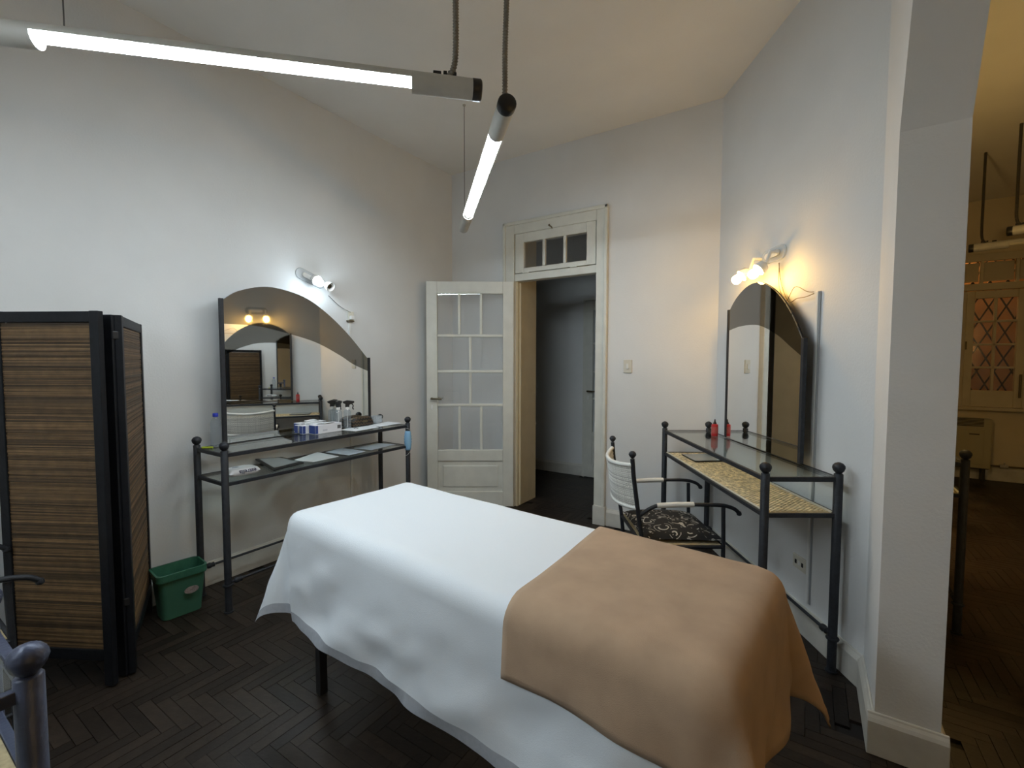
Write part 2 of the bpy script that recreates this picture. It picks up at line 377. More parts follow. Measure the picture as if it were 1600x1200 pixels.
bpy.data.objects['courtyard_wall']['kind'] = 'structure'
yl = thing('added_courtyard_lamp', 'unseen orange lamp added outside the far window', 'lamp', (4.7, NY+1.45, 3.1))  # lamp added out of sight to light the courtyard wall orange
latheo('bulb', [(0,-.06),(.05,-.03),(.06,0),(.04,.05),(.02,.07)], emis('orange_bulb', (1,.5,.16), 380), yl); latheo('cap', [(.07,.06),(.08,.08),(.02,.10)], BLACKP, yl)
tubeo('bracket', [(0,0,.10),(0,.10,.12),(0,.15,.12)], .012, BLACKP, yl)

# ------------------------------------------------------------------ fluorescent fixtures
def fixture(name, label, a, b, z, lit=True, wires=((0.10,'coil'),(0.93,'wire')), group=None, coilmat=COIL):
    """a = end with black cap; housing tube with the lower half cut away along the lamp"""
    A, B = Vector((a[0],a[1],z)), Vector((b[0],b[1],z)); L = (B-A).length; d = (B-A)/L
    rot = Matrix.Rotation(math.atan2(d.y, d.x), 4, 'Z')
    t = thing(name, label, 'light fixture', A, group, rot=(0,0,math.atan2(d.y,d.x)))
    R = .038; e0, e1 = .265, L-.30
    e1 = min(e1, e0+1.19)
    def shell(x0, x1, a0, a1, nm):
        bm = bmesh.new(); n = 18; ro, ri = R, R-.004
        for (x) in (x0, x1): pass
        vs = []
        for x in (x0, x1):
            vs.append([[bm.verts.new((x, r*math.cos(a0+(a1-a0)*k/n), r*math.sin(a0+(a1-a0)*k/n))) for k in range(n+1)] for r in (ro, ri)])
        full = abs(a1-a0-2*PI) < 1e-6
        for k in range(n):
            bm.faces.new((vs[0][0][k], vs[0][0][k+1], vs[1][0][k+1], vs[1][0][k])); bm.faces.new((vs[0][1][k+1], vs[0][1][k], vs[1][1][k], vs[1][1][k+1]))
            for s in (0, 1): bm.faces.new((vs[s][0][k], vs[s][1][k], vs[s][1][k+1], vs[s][0][k+1]))
        if not full:
            for k in (0, n): bm.faces.new((vs[0][0][k], vs[1][0][k], vs[1][1][k], vs[0][1][k]))
        else: bmesh.ops.remove_doubles(bm, verts=bm.verts, dist=1e-5)
        return obj(nm, bm, FIXT, t, smooth=True)
    shell(.03, e0, 0, 2*PI, 'housing_end'); shell(e1, L, 0, 2*PI, 'housing_end'); shell(e0, e1, math.radians(0), PI, 'housing_spine')
    latheo('end_cap', [(.001,0),(.034,0),(.039,.005),(.039,.036),(.001,.036)], BLACKP, t, 20, Matrix.Rotation(PI/2,4,'Y'))
    bm = bmesh.new(); bm_lathe(bm, [(.001,0),(R-.004,0),(R-.004,.012),(.001,.012)], 18, Matrix.Translation((L-.012,0,0)) @ Matrix.Rotation(PI/2, 4, 'Y')); obj('end_disc', bm, FIXT, t, smooth=True)
    tb = tubeo('fluorescent_tube', [(e0-.01,0,0),(e1+.01,0,0)], .019, TUBE if lit else UNLIT, t, seg=16)
    if lit: tb['label'] = 'glowing cool white fluorescent tube'
    boxo('switch_tab', (.17, .0, .043), (.03, .02, .014), BLACKP, t, bevel=.002)
    for f, kd in wires:
        x = f*L
        if kd == 'coil':
            n = int((HC-z-.06)/.0055); pts = []; rr = []
            for i in range(n+1):
                zz = .035+(HC-z-.035)*i/n; off = .03*math.exp(-(zz-.035)/.03)
                pts.append((x+off-.0, .004*math.sin(zz*9), zz)); rr.append(.0125 if i % 2 else .0085)
            tubeo('coiled_conduit', pts, rr, coilmat, t, seg=8)
            bm = bmesh.new()
            for q in range(3): bm_box(bm, (x+.005+q*.018, 0, .048), (.014, .014, .014+.004*(q % 2)))
            obj('cable_clamp', bm, BLACKP, t, bevel=.002)
        else:
            tubeo('suspension_wire', [(x,0,R-.004),(x,0,HC-z)], .0022, WIRE, t, seg=6)
            latheo('ceiling_hook', [(.012,HC-z-.001),(.012,HC-z-.008),(.003,HC-z-.012)], FIXT, t, mtx=Matrix.Translation((x,0,0)), seg=10)
    return t
FZ_ = 2.50
fixture('fluorescent_fixture', 'lit fluorescent tube fixture hanging above the folding screen side', (2.120,-2.318), (.845,-3.575), FZ_, wires=((.055,'coil'),(.77,'wire')))
fixture('fluorescent_fixture', 'lit fluorescent tube fixture pointing at the open door', (2.162,-2.197), (.888,-.908), FZ_, wires=((.02,'coil'),(.95,'wire')))
fixture('fluorescent_fixture', 'added unseen fluorescent tube fixture above the console table across from the folding screen', (.80,-3.66), (2.07,-4.93), FZ_, wires=((.06,'coil'),(.93,'wire')))  # unseen tube added behind the camera for light from that side
fixture('fluorescent_fixture', 'added unseen fluorescent tube fixture nearest the wall opposite the doorway', (2.12,-5.02), (.86,-6.28), FZ_, wires=((.06,'coil'),(.93,'wire')))  # another unseen tube, added to brighten the sheet's near side and the jamb
DKC = mat('dark_conduit', (.05,.045,.038), .6)
fixture('fluorescent_fixture', 'unlit fluorescent fixture hanging before the far window', (4.475,2.31), (6.1,1.95), 2.53, False, wires=((.05,'coil'),(.95,'wire')), coilmat=DKC)
fixture('fluorescent_fixture', 'unlit fluorescent fixture nearer the opening of the next room', (4.585,1.73), (6.1,1.15), 2.54, False, wires=((.03,'coil'),(.95,'wire')), coilmat=DKC)

# ------------------------------------------------------------------ console tables
ZB, ZR, ZS = .964, .917, .748
TL, TD = 1.413, .334
def console(label, loc, rz, iron=IRON, TD=TD, rattan=True):
    """local: x 0..TD depth (0 = back), y 0..TL along; z up"""
    t = thing('console_table', label, 'table', loc, 'wrought iron console tables', rot=(0,0,rz))
    for (x, y) in ((0,0),(TD,0),(0,TL),(TD,TL)):
        p = latheo('post', [(.019,0),(.019,ZB-.030),(.015,ZB-.026)], iron, t, 18, Matrix.Translation((x,y,0)))
        latheo('ball_finial', [(.004,-.030),(.010,-.026),(.021,-.014),(.0255,0),(.024,.010),(.016,.020),(.006,.0245),(.0,.025)], iron, p, 28, Matrix.Translation((x,y,ZB)), 14, .035)
        latheo('collar', [(.019,-.006),(.026,-.005),(.028,0),(.026,.005),(.019,.006)], iron, p, 18, Matrix.Translation((x,y,.16)))
        latheo('foot_ring', [(.018,0),(.025,0),(.025,.008),(.018,.010)], iron, p, 18, Matrix.Translation((x,y,0)))
    for z, nm, hh in ((ZR, 'top_rail', .022), (ZS, 'shelf_rail', .020)):
        for x in (0, TD): boxo(nm, (x, TL/2, z-hh/2+.004), (.016, TL-.03, hh), iron, t, bevel=.002)
        for y in (0, TL): boxo(nm, (TD/2, y, z-hh/2+.004), (TD-.03, .016, hh), iron, t, bevel=.002)
    g = boxo('glass_top', (TD/2, TL/2, ZR+.001), (TD-.020, TL-.020, .006), GLASS, t, bevel=.001)
    if rattan:
        sh = boxo('shelf', (TD/2, TL/2, ZS-.004), (TD-.018, TL-.018, .010), RATB, t, label='woven rattan lower shelf')
        # woven rattan strands, too fine to single out
        bm = bmesh.new(); n = int((TL-.06)/.0105); mcols = int((TD-.05)/.012)
        for i in range(n):
            y = .03+(i+.5)*(TL-.06)/n
            for j in range(mcols):
                if (i+j) % 2: 
                    x = .025+(j+.5)*(TD-.05)/mcols; bm_box(bm, (x, y, ZS+.0025), ((TD-.05)/mcols*1.15, .0078, .0035))
        o = obj('rattan_weave', bm, RATTAN, sh); o['kind'] = 'stuff'
        for x in (.014, TD-.014): boxo('shelf_border', (x, TL/2, ZS+.004), (.012, TL-.03, .006), PLASTICW, sh)
    else: boxo('shelf', (TD/2, TL/2, ZS+.001), (TD-.020, TL-.020, .006), GLASS, t, bevel=.001, label='clear glass lower shelf')
    for x in (0, TD):
        s = tubeo('stretcher', [(x,.02,.172),(x,TL-.02,.172)], .008, iron, t, 8)
        for y in (.055, TL-.055): latheo('stretcher_knob', [(.006,-.025),(.016,-.018),(.013,-.006),(.018,.004),(.016,.018),(.006,.026)], iron, s, 12, Matrix.Translation((x,y,.172)) @ Matrix.Rotation(PI/2,4,'X'))
    return t
T1X, T1Y = .124, -2.526
console('black iron console table with glass top under the large arched mirror', (T1X, T1Y, 0), 0, rattan=False)
RZ2 = math.atan2(NR.y, NR.x)     # local x -> NR, local y -> AL
console('black iron console table with glass top under the narrow arched mirror', (O2.x, O2.y, 0), RZ2)
console('black iron console table with glass top, coloured as if in bluish light, across from the folding screen', (2.165, -3.615, 0), PI, BLUELIT_IRON)
console('dark iron console table behind the opening jamb in the next room', (RX+WT+.045, -.505, 0), 0, IRON, .235)

# ------------------------------------------------------------------ mirrors
def mirror(label, top_pts, low_pts, zbot, n, bar_tops, ends):
    """point lists are 3D points on the mirror plane, n = unit normal into the room"""
    n = Vector(n); t = thing('arched_mirror', label, 'mirror')
    top = spline(top_pts, 6); low = spline(low_pts, 6)
    a, b = top[0], top[-1]
    # smoked band
    bm = bmesh.new(); poly = [p for p in top]+[p for p in low[::-1]]
    bm_prism(bm, poly, n*-.006); obj('smoked_band', bm, TINT, t, label='dark smoked mirror band along the arch')
    bm = bmesh.new(); poly = [p for p in low]+[Vector((low[-1].x,low[-1].y,zbot)), Vector((low[0].x,low[0].y,zbot))]
    bm_prism(bm, poly, n*-.006); obj('mirror_glass', bm, MIRROR, t)
    bm = bmesh.new(); poly = [p+n*-.0065 for p in top]+[Vector((b.x,b.y,zbot))+n*-.0065, Vector((a.x,a.y,zbot))+n*-.0065]
    bm_prism(bm, poly, n*-.008); obj('backing_board', bm, BLACKW, t)
    al = (b-a); al.z = 0; al.normalize()
    for p, s in ((a,-1),(b,1)):
        bm = bmesh.new(); c = p+al*(.009*s); h = p.z+.012-zbot
        bm_box(bm, (c.x-n.x*.006, c.y-n.y*.006, zbot+h/2), (.020,.024,h), Matrix.Rotation(math.atan2(n.y,n.x),3,'Z')); obj('side_bar', bm, IRON, t, bevel=.002)
    return t
tp = [(348,469),(372,455),(411.7,448),(446.7,453.8),(481.7,467.8),(516.7,494.7),(547,526),(575,561)]
lp = [(348,505.6),(395,508.7),(430,515.7),(491,534),(530.7,555),(551.7,569),(572.7,580)]
MX = .150
TP = [onX(x,y,MX) for x, y in tp]; LP = [onX(x,y,MX) for x, y in lp]
LP[0].y = TP[0].y; LP[-1].y = TP[-1].y
mirror('large arched mirror with smoked band above the bottle-strewn console table', TP, LP, ZR+.009, (1,0,0), None, None)
tp = [(1139.3,486.7),(1150,466.7),(1166.7,448.3),(1185,441),(1203.3,448.3),(1221.7,466.7),(1240,498.3),(1253.3,531.7)]
lp = [(1139.3,516.7),(1156.7,510),(1180,507.7),(1196.7,512.7),(1216.7,525),(1233.3,540),(1252.7,556.7)]
def dpt(x, y, t=.026):
    s, z = onD(x, y, t); return T2(s, t, z)
TP = [dpt(*p) for p in tp]; LP = [dpt(*p) for p in lp]
LP[0] = Vector((TP[0].x,TP[0].y,LP[0].z)); LP[-1] = Vector((TP[-1].x,TP[-1].y,LP[-1].z))
mirror('narrow arched mirror with smoked band on the angled wall', TP, LP, ZR+.009, NR, None, None)

# ------------------------------------------------------------------ wall lamps
def stadium(w, h, n=10):
    r = h/2; c = w/2-r
    return [(c+r*math.sin(a), r*math.cos(a)) for a in [PI*k/n for k in range(n+1)]]+[(-c-r*math.sin(a), -r*math.cos(a)) for a in [PI*k/n for k in range(n+1)]]
def wall_lamp(label, origin, along, nrm, bulbs, tilt=0.0, aims=None, reach=.035, fall=0.0):
    t = thing('wall_lamp', label, 'lamp'); along = Vector(along); nrm = Vector(nrm); up = Vector((0,0,1))
    al = along*math.cos(tilt)+up*math.sin(tilt); u2 = up*math.cos(tilt)-along*math.sin(tilt); O = Vector(origin)
    def W(a, b, c): return O+al*a+u2*b+nrm*c
    bm = bmesh.new(); bm_prism(bm, [W(a,b,.002) for a, b in stadium(.25,.085)], nrm*.012); obj('glass_plate', bm, LAMPG, t, bevel=.004)
    bm = bmesh.new(); bm_prism(bm, [W(a,b,.0145) for a, b in stadium(.15,.035)], nrm*.010); obj('centre_bracket', bm, PORC, t, bevel=.003)
    for (a, kind), aim in zip(bulbs, aims):
        aim = Vector(aim).normalized(); base = W(a, 0, .02)
        neck = base+nrm*reach+Vector((0,0,-fall))
        arm = tubeo('arm', [base, base+nrm*reach*.7, neck, neck+aim*.02], .010, PORC, t)
        u, v = frame_of(aim); M = Matrix((u, v, aim)).transposed().to_4x4(); M.translation = neck+aim*.005
        latheo('socket', [(.012,0),(.030,.012),(.036,.035),(.038,.055),(.035,.056),(.030,.040),(.012,.030)], PORC, t, 22, M)
        if kind == 'empty': latheo('socket_core', [(.001,.025),(.018,.025),(.018,.044),(.014,.044),(.013,.034),(.001,.032)], BRASS, t, 16, M)
        else:
            b = latheo('bulb', [(.014,.036),(.015,.058),(.023,.072),(.028,.088),(.0265,.103),(.017,.115),(.0,.120)], {'warm': WARMB, 'next': WARMN, 'cool': COOLB}[kind], t, 20, M)
    return t
pl = onX(484, 435, 0.0)
fl = Vector((1,0,0))
al1 = Vector((0,1,0))
wall_lamp('glass-plated twin wall lamp with one cool bulb and one empty socket', (0, pl.y, pl.z), al1, fl, ((-.005,'cool'),(.105,'empty')), math.radians(-17), ((.85,-.05,-.50),(.8,.1,-.5)))
s, z = onD(1211, 398, -.06); lo = T2(s, -.06, z)
wall_lamp('twin wall lamp with two glowing warm yellow bulbs above the narrow mirror', lo, AL, NR, ((-.115,'warm'),(.075,'warm')), math.radians(0), ((NR+AL*-.1+Vector((0,0,-.80))), (NR+AL*-.02+Vector((0,0,-.85)))), .070, .065)
# a warm twin lamp of the next room (its reflection shows in the far window)
wall_lamp('twin wall lamp with warm bulbs on the far side wall of the next room', (NX,-3.7,1.98), (0,1,0), (-1,0,0), ((-.06,'next'),(.06,'next')), 0, ((-1,0,-.6),(-1,0,-.6)))

wall_lamp('added unseen twin wall lamp with warm bulbs on the partition of the next room', (RX+WT,.25,2.08), (0,1,0), (1,0,0), ((-.07,'next'),(.07,'next')), 0, ((1,0,-.8),(1,0,-.8)))  # hidden lamp added to bring more warm light into the next room
# ------------------------------------------------------------------ cable trunking, switches
def dwall(s, z, off=.0): return T2(s, -.06+off, z)
def wall_box(name, c, n, w, h, d, material, parent=None, bevel=.003):
    n = Vector(n); M = Matrix.Rotation(math.atan2(n.y,n.x),3,'Z'); c = Vector(c)+n*(d/2)
    return boxo(name, c, (d, w, h), material, parent, bevel, M)
sw = thing('light_switch', 'small ivory light switch on the wall by the doorway', 'switch')
wall_box('plate', (1.935,0,1.405), (0,-1,0), .072, .112, .010, PLASTICW, sw); wall_box('rocker', (1.935,-.010,1.405), (0,-1,0), .022, .045, .008, PORC, sw)
s, z = onD(1252, 880, -.06); so = thing('wall_socket', 'dusty ivory power socket low on the angled wall', 'socket')
wall_box('plate', dwall(s,z), NR, .115, .072, .012, PLASTICW, so)
for k in (-.028, 0, .028): wall_box('socket_hole', dwall(s+k,z,.0115), NR, .014, .022, .003, BLACKP if k else PORC, so, .001)
s, z1 = onD(1280, 455, -.06); s0, z0 = s, .18
tk = thing('cable_trunking', 'white plastic cable trunking beside the narrow mirror', 'trunking')
wall_box('channel', dwall(s,(z0+z1)/2), NR, .020, z1-z0, .012, mat('white_pvc', (.74,.74,.72), .4), tk)
wall_box('channel_cover', dwall(s+.016,(z0+z1)/2), NR, .008, z1-z0, .008, mat('grey_pvc', (.35,.36,.37), .4), tk)
sa, za = onD(1219, 411, -.06)
cw = spline([dwall(sa,za,.008), dwall(sa+.04,za-.13,.012), dwall(sa+.13,za-.24,.02), dwall(sa+.22,za-.235,.03), dwall(s-.06,z1-.02,.03), dwall(s-.01,z1-.01,.02)], 8)
tag(tubeo('lamp_cord', cw, .0022, mat('brown_wire', (.22,.15,.07), .5), seg=6), 'thin brown cord looping from the warm lamp to the trunking', 'cord')
cw2 = spline([dwall(sa+.012,za,.012), dwall(sa+.035,za-.14,.022), dwall(sa+.12,za-.235,.03), dwall(sa+.20,za-.17,.03), dwall(s-.05,z1+.006,.03), dwall(s-.01,z1-.002,.02)], 8)
tag(tubeo('lamp_cord', cw2, .0018, MATS['brown_wire'], seg=6), 'finer second cord strand by the warm lamp', 'cord')
q = onX(547, 494, 0.0)
ob = thing('wall_outlet', 'small ivory outlet right of the large mirror', 'socket')
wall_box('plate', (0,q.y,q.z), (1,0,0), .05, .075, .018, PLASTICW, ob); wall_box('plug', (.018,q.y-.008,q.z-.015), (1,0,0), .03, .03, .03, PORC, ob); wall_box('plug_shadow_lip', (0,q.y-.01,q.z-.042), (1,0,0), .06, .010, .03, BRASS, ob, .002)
ck = thing('cable_trunking', 'white cable trunking dropping behind the large mirror', 'trunking')
wall_box('channel', (0,q.y-.012,(q.z-.045+.16)/2), (1,0,0), .022, q.z-.045-.16, .012, MATS['white_pvc'], ck)
lampend = onX(512, 462, 0.0)
tag(tubeo('lamp_cord', spline([(.010,lampend.y,lampend.z),(.014,(lampend.y+q.y)/2,(lampend.z+q.z)/2-.004),(.02,q.y-.01,q.z+.03)],6), .0022, MATS['grey_wire'], seg=6), 'straight grey cord from the cool lamp to the outlet', 'cord')

# ------------------------------------------------------------------ massage bed, sheet and blanket
BA = math.radians(-5.0); BEX = Vector((math.cos(BA), math.sin(BA), 0)); BEY = Vector((-math.sin(BA), math.cos(BA), 0)); BO = Vector((1.30,-2.685,0)); BL, BW, BZ = 1.83, .705, .785
def bedp(a, b, z): return BO+BEX*a+BEY*b+Vector((0,0,z))
bed = thing('massage_table', 'massage table on straight black legs under the white sheet', 'bed', BO, rot=(0,0,BA))
boxo('mattress', (BL/2,BW/2,BZ-.035), (BL-.15,BW-.15,.07), mat('black_vinyl', (.02,.02,.022), .5), bed, bevel=.02)
boxo('frame', (BL/2,BW/2,BZ-.10), (BL-.24,BW-.20,.05), BLACKW, bed, bevel=.004)
for a in (.17, BL-.17):
    for b in (.075, BW-.075): boxo('leg', (a,b,(BZ-.08)/2), (.036,.036,BZ-.08), BLACKP, bed, bevel=.003)
def hang(d, r):
    if d <= 0: return 0.0, 0.0
    if d < r*PI/2: return r*math.sin(d/r), r*(1-math.cos(d/r))
    return r+(d-r*PI/2)*.0, r+(d-r*PI/2)
def cloth_pos(a, b, zt, r, slope, fold, seed, flip=False, foot_fold=None):
    """a,b = cloth coords in bed frame; outside the (inset) top rectangle the cloth bends over and hangs"""
    alo, ahi, blo, bhi = r, BL-r, r, BW-r
    da = max(alo-a, a-ahi, 0.0); db = max(blo-b, b-bhi, 0.0)
    ca = min(max(a, alo), ahi); cb = min(max(b, blo), bhi)
    sa = -1 if a < alo else 1; sb = -1 if b < blo else 1
    wv = noise.noise(Vector((a*2.3+seed, b*3.1, 0)))*.005+noise.noise(Vector((a*7+seed+b*3, b*6, 3)))*.0025
    if da == 0 and db == 0: return a, b, zt+wv
    if foot_fold is not None and sa > 0: fold = foot_fold
    rho = math.hypot(da, db); phi = math.atan2(db, da)
    h, dr = hang(rho, r); ext = max(0, rho-r*PI/2); corner = math.sin(2*phi)
    # the surplus cloth of a corner swings to the end of the bed and leaves a crease on the long side
    p0 = math.radians(80)
    ph = PI/2-phi if flip else phi
    th = ph*.50 if ph < p0 else p0*.50+(ph-p0)/(PI/2-p0)*(PI/2-p0*.50)
    if flip: th = PI/2-th
    crease = math.exp(-((ph-math.radians(82))/math.radians(6))**2) if da > 0 and db > 0 else 0
    out = h+ext*(slope+fold*2.0*max(0, corner)**1.3-.10*crease)
    c_ = a if db > da else b
    k = min(1, ext*4)
    wob = noise.noise(Vector((c_*2.6+seed, rho*1.3, seed)))*.016+noise.noise(Vector((c_*3.0+rho*6+seed, rho*3.5-c_*2.2, seed+9)))*.032+noise.noise(Vector((c_*8+rho*9+seed, rho*8-c_*5, seed+4)))*.012
    out += wob*k*(1-.6*corner); out = max(out, h-.012 if ext > 0 else h)
    z = zt-dr+ext*.12*corner+wv*(1-min(1, rho/(r*1.5)))
    return ca+sa*math.cos(th)*out, cb+sb*math.sin(th)*out, z
def cloth(name, a0, a1, b0, b1, zt, r, slope, fold, seed, material, step=.022, warp=None, thick=0.0, parent=None, border=None, **kw):
    na, nb = int((a1-a0)/step), int((b1-b0)/step); bm = bmesh.new(); V = []
    for i in range(na+1):
        row = []
        for j in range(nb+1):
            u, v = i/na, j/nb; a = a0+(a1-a0)*u; b = b0+(b1-b0)*v
            if warp: a, b = warp(a, b, u, v)
            x, y, z = cloth_pos(a, b, zt, r, slope, fold, seed, **kw); row.append(bm.verts.new(bedp(x, y, max(z, .01))))
        V.append(row)
    hemf = []
    for i in range(na):
        for j in range(nb):
            f = bm.faces.new((V[i][j], V[i+1][j], V[i+1][j+1], V[i][j+1])); f.smooth = True
            if border and (i < border or j < border or i >= na-border or j >= nb-border): hemf.append(f)
    me2 = None
    if border:
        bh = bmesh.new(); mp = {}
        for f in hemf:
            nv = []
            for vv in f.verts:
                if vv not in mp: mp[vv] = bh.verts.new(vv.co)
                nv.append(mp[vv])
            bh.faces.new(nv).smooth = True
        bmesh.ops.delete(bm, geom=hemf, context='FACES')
    me = bpy.data.meshes.new(name); bm.to_mesh(me); bm.free(); me.materials.append(material)
    o = bpy.data.objects.new(name, me); COL.objects.link(o)
    if thick: md = o.modifiers.new('solid', 'SOLIDIFY'); md.thickness = thick; md.offset = 1
    if border:
        me = bpy.data.meshes.new('hem'); bh.to_mesh(me); bh.free(); me.materials.append(HEM)
        h = bpy.data.objects.new('hem', me); COL.objects.link(h); h.parent = o; h['label'] = 'thin greyish single-layer hem of the sheet'
    return o
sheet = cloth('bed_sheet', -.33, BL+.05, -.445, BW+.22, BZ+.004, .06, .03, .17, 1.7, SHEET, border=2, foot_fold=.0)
tag(sheet, 'white disposable sheet draped over the massage table', 'sheet')
def bwarp(a, b, u, v):
    return a+.022*math.sin(v*5+.6)*(1-u)-.015*v*(1-u), b+.018*math.sin(u*6)*(1-v)
blk = cloth('fleece_blanket', 1.235, BL+.34, -.185, BW+.30, BZ+.018, .072, .05, .13, 1.7, BLANKET, step=.02, warp=bwarp, thick=.006)
tag(blk, 'brown fleece blanket laid over the foot of the massage table', 'blanket')

# ------------------------------------------------------------------ folding screen
def scr_panel(parent, A, B, H, name='panel'):
    A, B = Vector((A[0],A[1],0)), Vector((B[0],B[1],0)); d = (B-A); Wd = d.length; d.normalize(); ang = math.atan2(d.y, d.x)
    p = thing(name, None, None); p.parent = parent; p.location = A; p.rotation_euler = (0,0,ang)
    sw_, th = .042, .026
    for x in (sw_/2, Wd-sw_/2): boxo('stile', (x,0,H/2+.004), (sw_,th,H-.008), BLACKW, p, bevel=.003)
    boxo('top_rail', (Wd/2,0,H-.025), (Wd-2*sw_,th-.002,.046), BLACKW, p, bevel=.003)
    boxo('bottom_rail', (Wd/2,0,.145), (Wd-2*sw_,th-.002,.05), BLACKW, p, bevel=.003)
    z0, z1 = .17, H-.05
    boxo('cane_backing', (Wd/2,0,(z0+z1)/2), (Wd-2*sw_,.003,z1-z0), mat('dark_cane_backing', (.035,.02,.01), .9), p)
    bm = bmesh.new(); z = z0
    while z < z1-.004:
        hgt = random.uniform(.0032,.0062)
        for sy in (-1,1):
            M = Matrix.Rotation(random.uniform(-.003,.003),3,'Y'); bm_box(bm, (Wd/2, sy*(.0035+random.uniform(0,.0025)), z+hgt/2), (Wd-2*sw_,.004,hgt*random.uniform(.6,.95)), M)
        z += hgt
    o = obj('cane_reeds', bm, CANE, p); o['kind'] = 'stuff'
    return p
SH = 1.66
scr = thing('folding_screen', 'tall black folding screen with woven cane panels', 'room divider')
AR = onZ(182,1072,0); dA = Vector((-.875,-.484,0)); 
scr_panel(scr, (AR+dA*.50).xy, AR.xy, SH)
BR = AR+Vector((-.035,.055,0)); scr_panel(scr, (AR+dA*.50+Vector((-.01,.05,0))).xy, BR.xy, SH-.01)
CN = onZ(207,1055,0); CF = onZ(241,952,0); CF.x = max(CF.x, .045); CF.y -= .02
scr_panel(scr, CF.xy, CN.xy, SH-.01)
for z in (.35, 1.56):
    boxo('hinge', ((BR.x+CN.x)/2,(BR.y+CN.y)/2,z), (.008,.03,.035), BLACKP, scr, bevel=.003)

# ------------------------------------------------------------------ chairs
def iron_chair(label, back_mid, fwd, group):
    """local: x = forward, y = left, origin below the middle of the back"""
    ang = math.atan2(fwd[1], fwd[0]); t = thing('wicker_back_chair', label, 'chair', (back_mid[0],back_mid[1],0), group, rot=(0,0,ang))
    HWd = .255
    for sy in (-1,1):
        y = sy*HWd
        bp = tubeo('back_post', [(.10,y,0),(.075,y,.25),(.055,y,.45),(.03,y,.60),(.0,y,.82),(-.008,y,.915)], [.012]*6, IRON, t)
        latheo('ball_finial', [(.006,-.02),(.012,-.014),(.021,0),(.019,.010),(.010,.019),(0,.021)], IRON, bp, 16, Matrix.Translation((-.008,y,.938)))
        tubeo('front_leg', [(.50,y,0),(.50,y,.44),(.495,y,.645)], .011, IRON, t)
        am = tubeo('armrest', spline([(.035,y,.60),(.12,y,.652),(.22,y*1.01,.662),(.36,y*1.02,.664),(.48,y*1.03,.662),(.545,y*1.03,.645),(.575,y*1.03,.622)],5), .0105, IRON, t)
        tubeo('arm_wrap', [(.13,y*1.005,.656),(.24,y*1.012,.663),(.33,y*1.02,.664)], .0145, WICKER, am)
        latheo('arm_knob', [(0,-.012),(.011,-.008),(.014,0),(.010,.012),(0,.015)], IRON, am, 12, Matrix.Translation((.578,y*1.03,.615)))
        tubeo('seat_rail', [(.06,y,.425),(.50,y,.425)], .010, IRON, t)
        tubeo('side_stretcher', [(.09,y,.15),(.50,y,.15)], .008, IRON, t)
    tubeo('seat_rail', [(.50,-HWd,.425),(.50,HWd,.425)], .010, IRON, t); tubeo('seat_rail', [(.06,-HWd,.425),(.06,HWd,.425)], .010, IRON, t)
    boxo('seat_panel', (.28,0,.430), (.42,.50,.012), RATB, t)
    # curved woven backrest between the posts
    def bpnt(y, z):
        c = -.075*(1-(y/HWd)**2); x0 = .03-(z-.60)/.22*.03
        dip = .035*(1-(y/HWd)**2); return Vector((x0+c, y, z-dip*0.6))
    br = thing('backrest', None, None); br.parent = t
    for z in (.640, .880): tubeo('backrest_rim', [bpnt(-HWd+.51*k/16, z) for k in range(17)], .012, WICKER, br)
    bm = bmesh.new()
    nz, ny = 22, 30
    for i in range(nz):
        z = .65+.22*i/(nz-1); pts = []
        for k in range(ny*2+1):
            y = -HWd+.51*k/(ny*2); p = bpnt(y, z); p.x += .0035*math.cos(PI*k+PI*(i % 2)); pts.append(p)
        bm_tube(bm, pts, .0042, 5)
    for k in range(ny+1):
        y = -HWd+.51*k/ny; bm_tube(bm, [bpnt(y,.645), bpnt(y,.76), bpnt(y,.875)], .003, 5)
    o = obj('wicker_weave', bm, WICKER, br); o['kind'] = 'stuff'
    return t
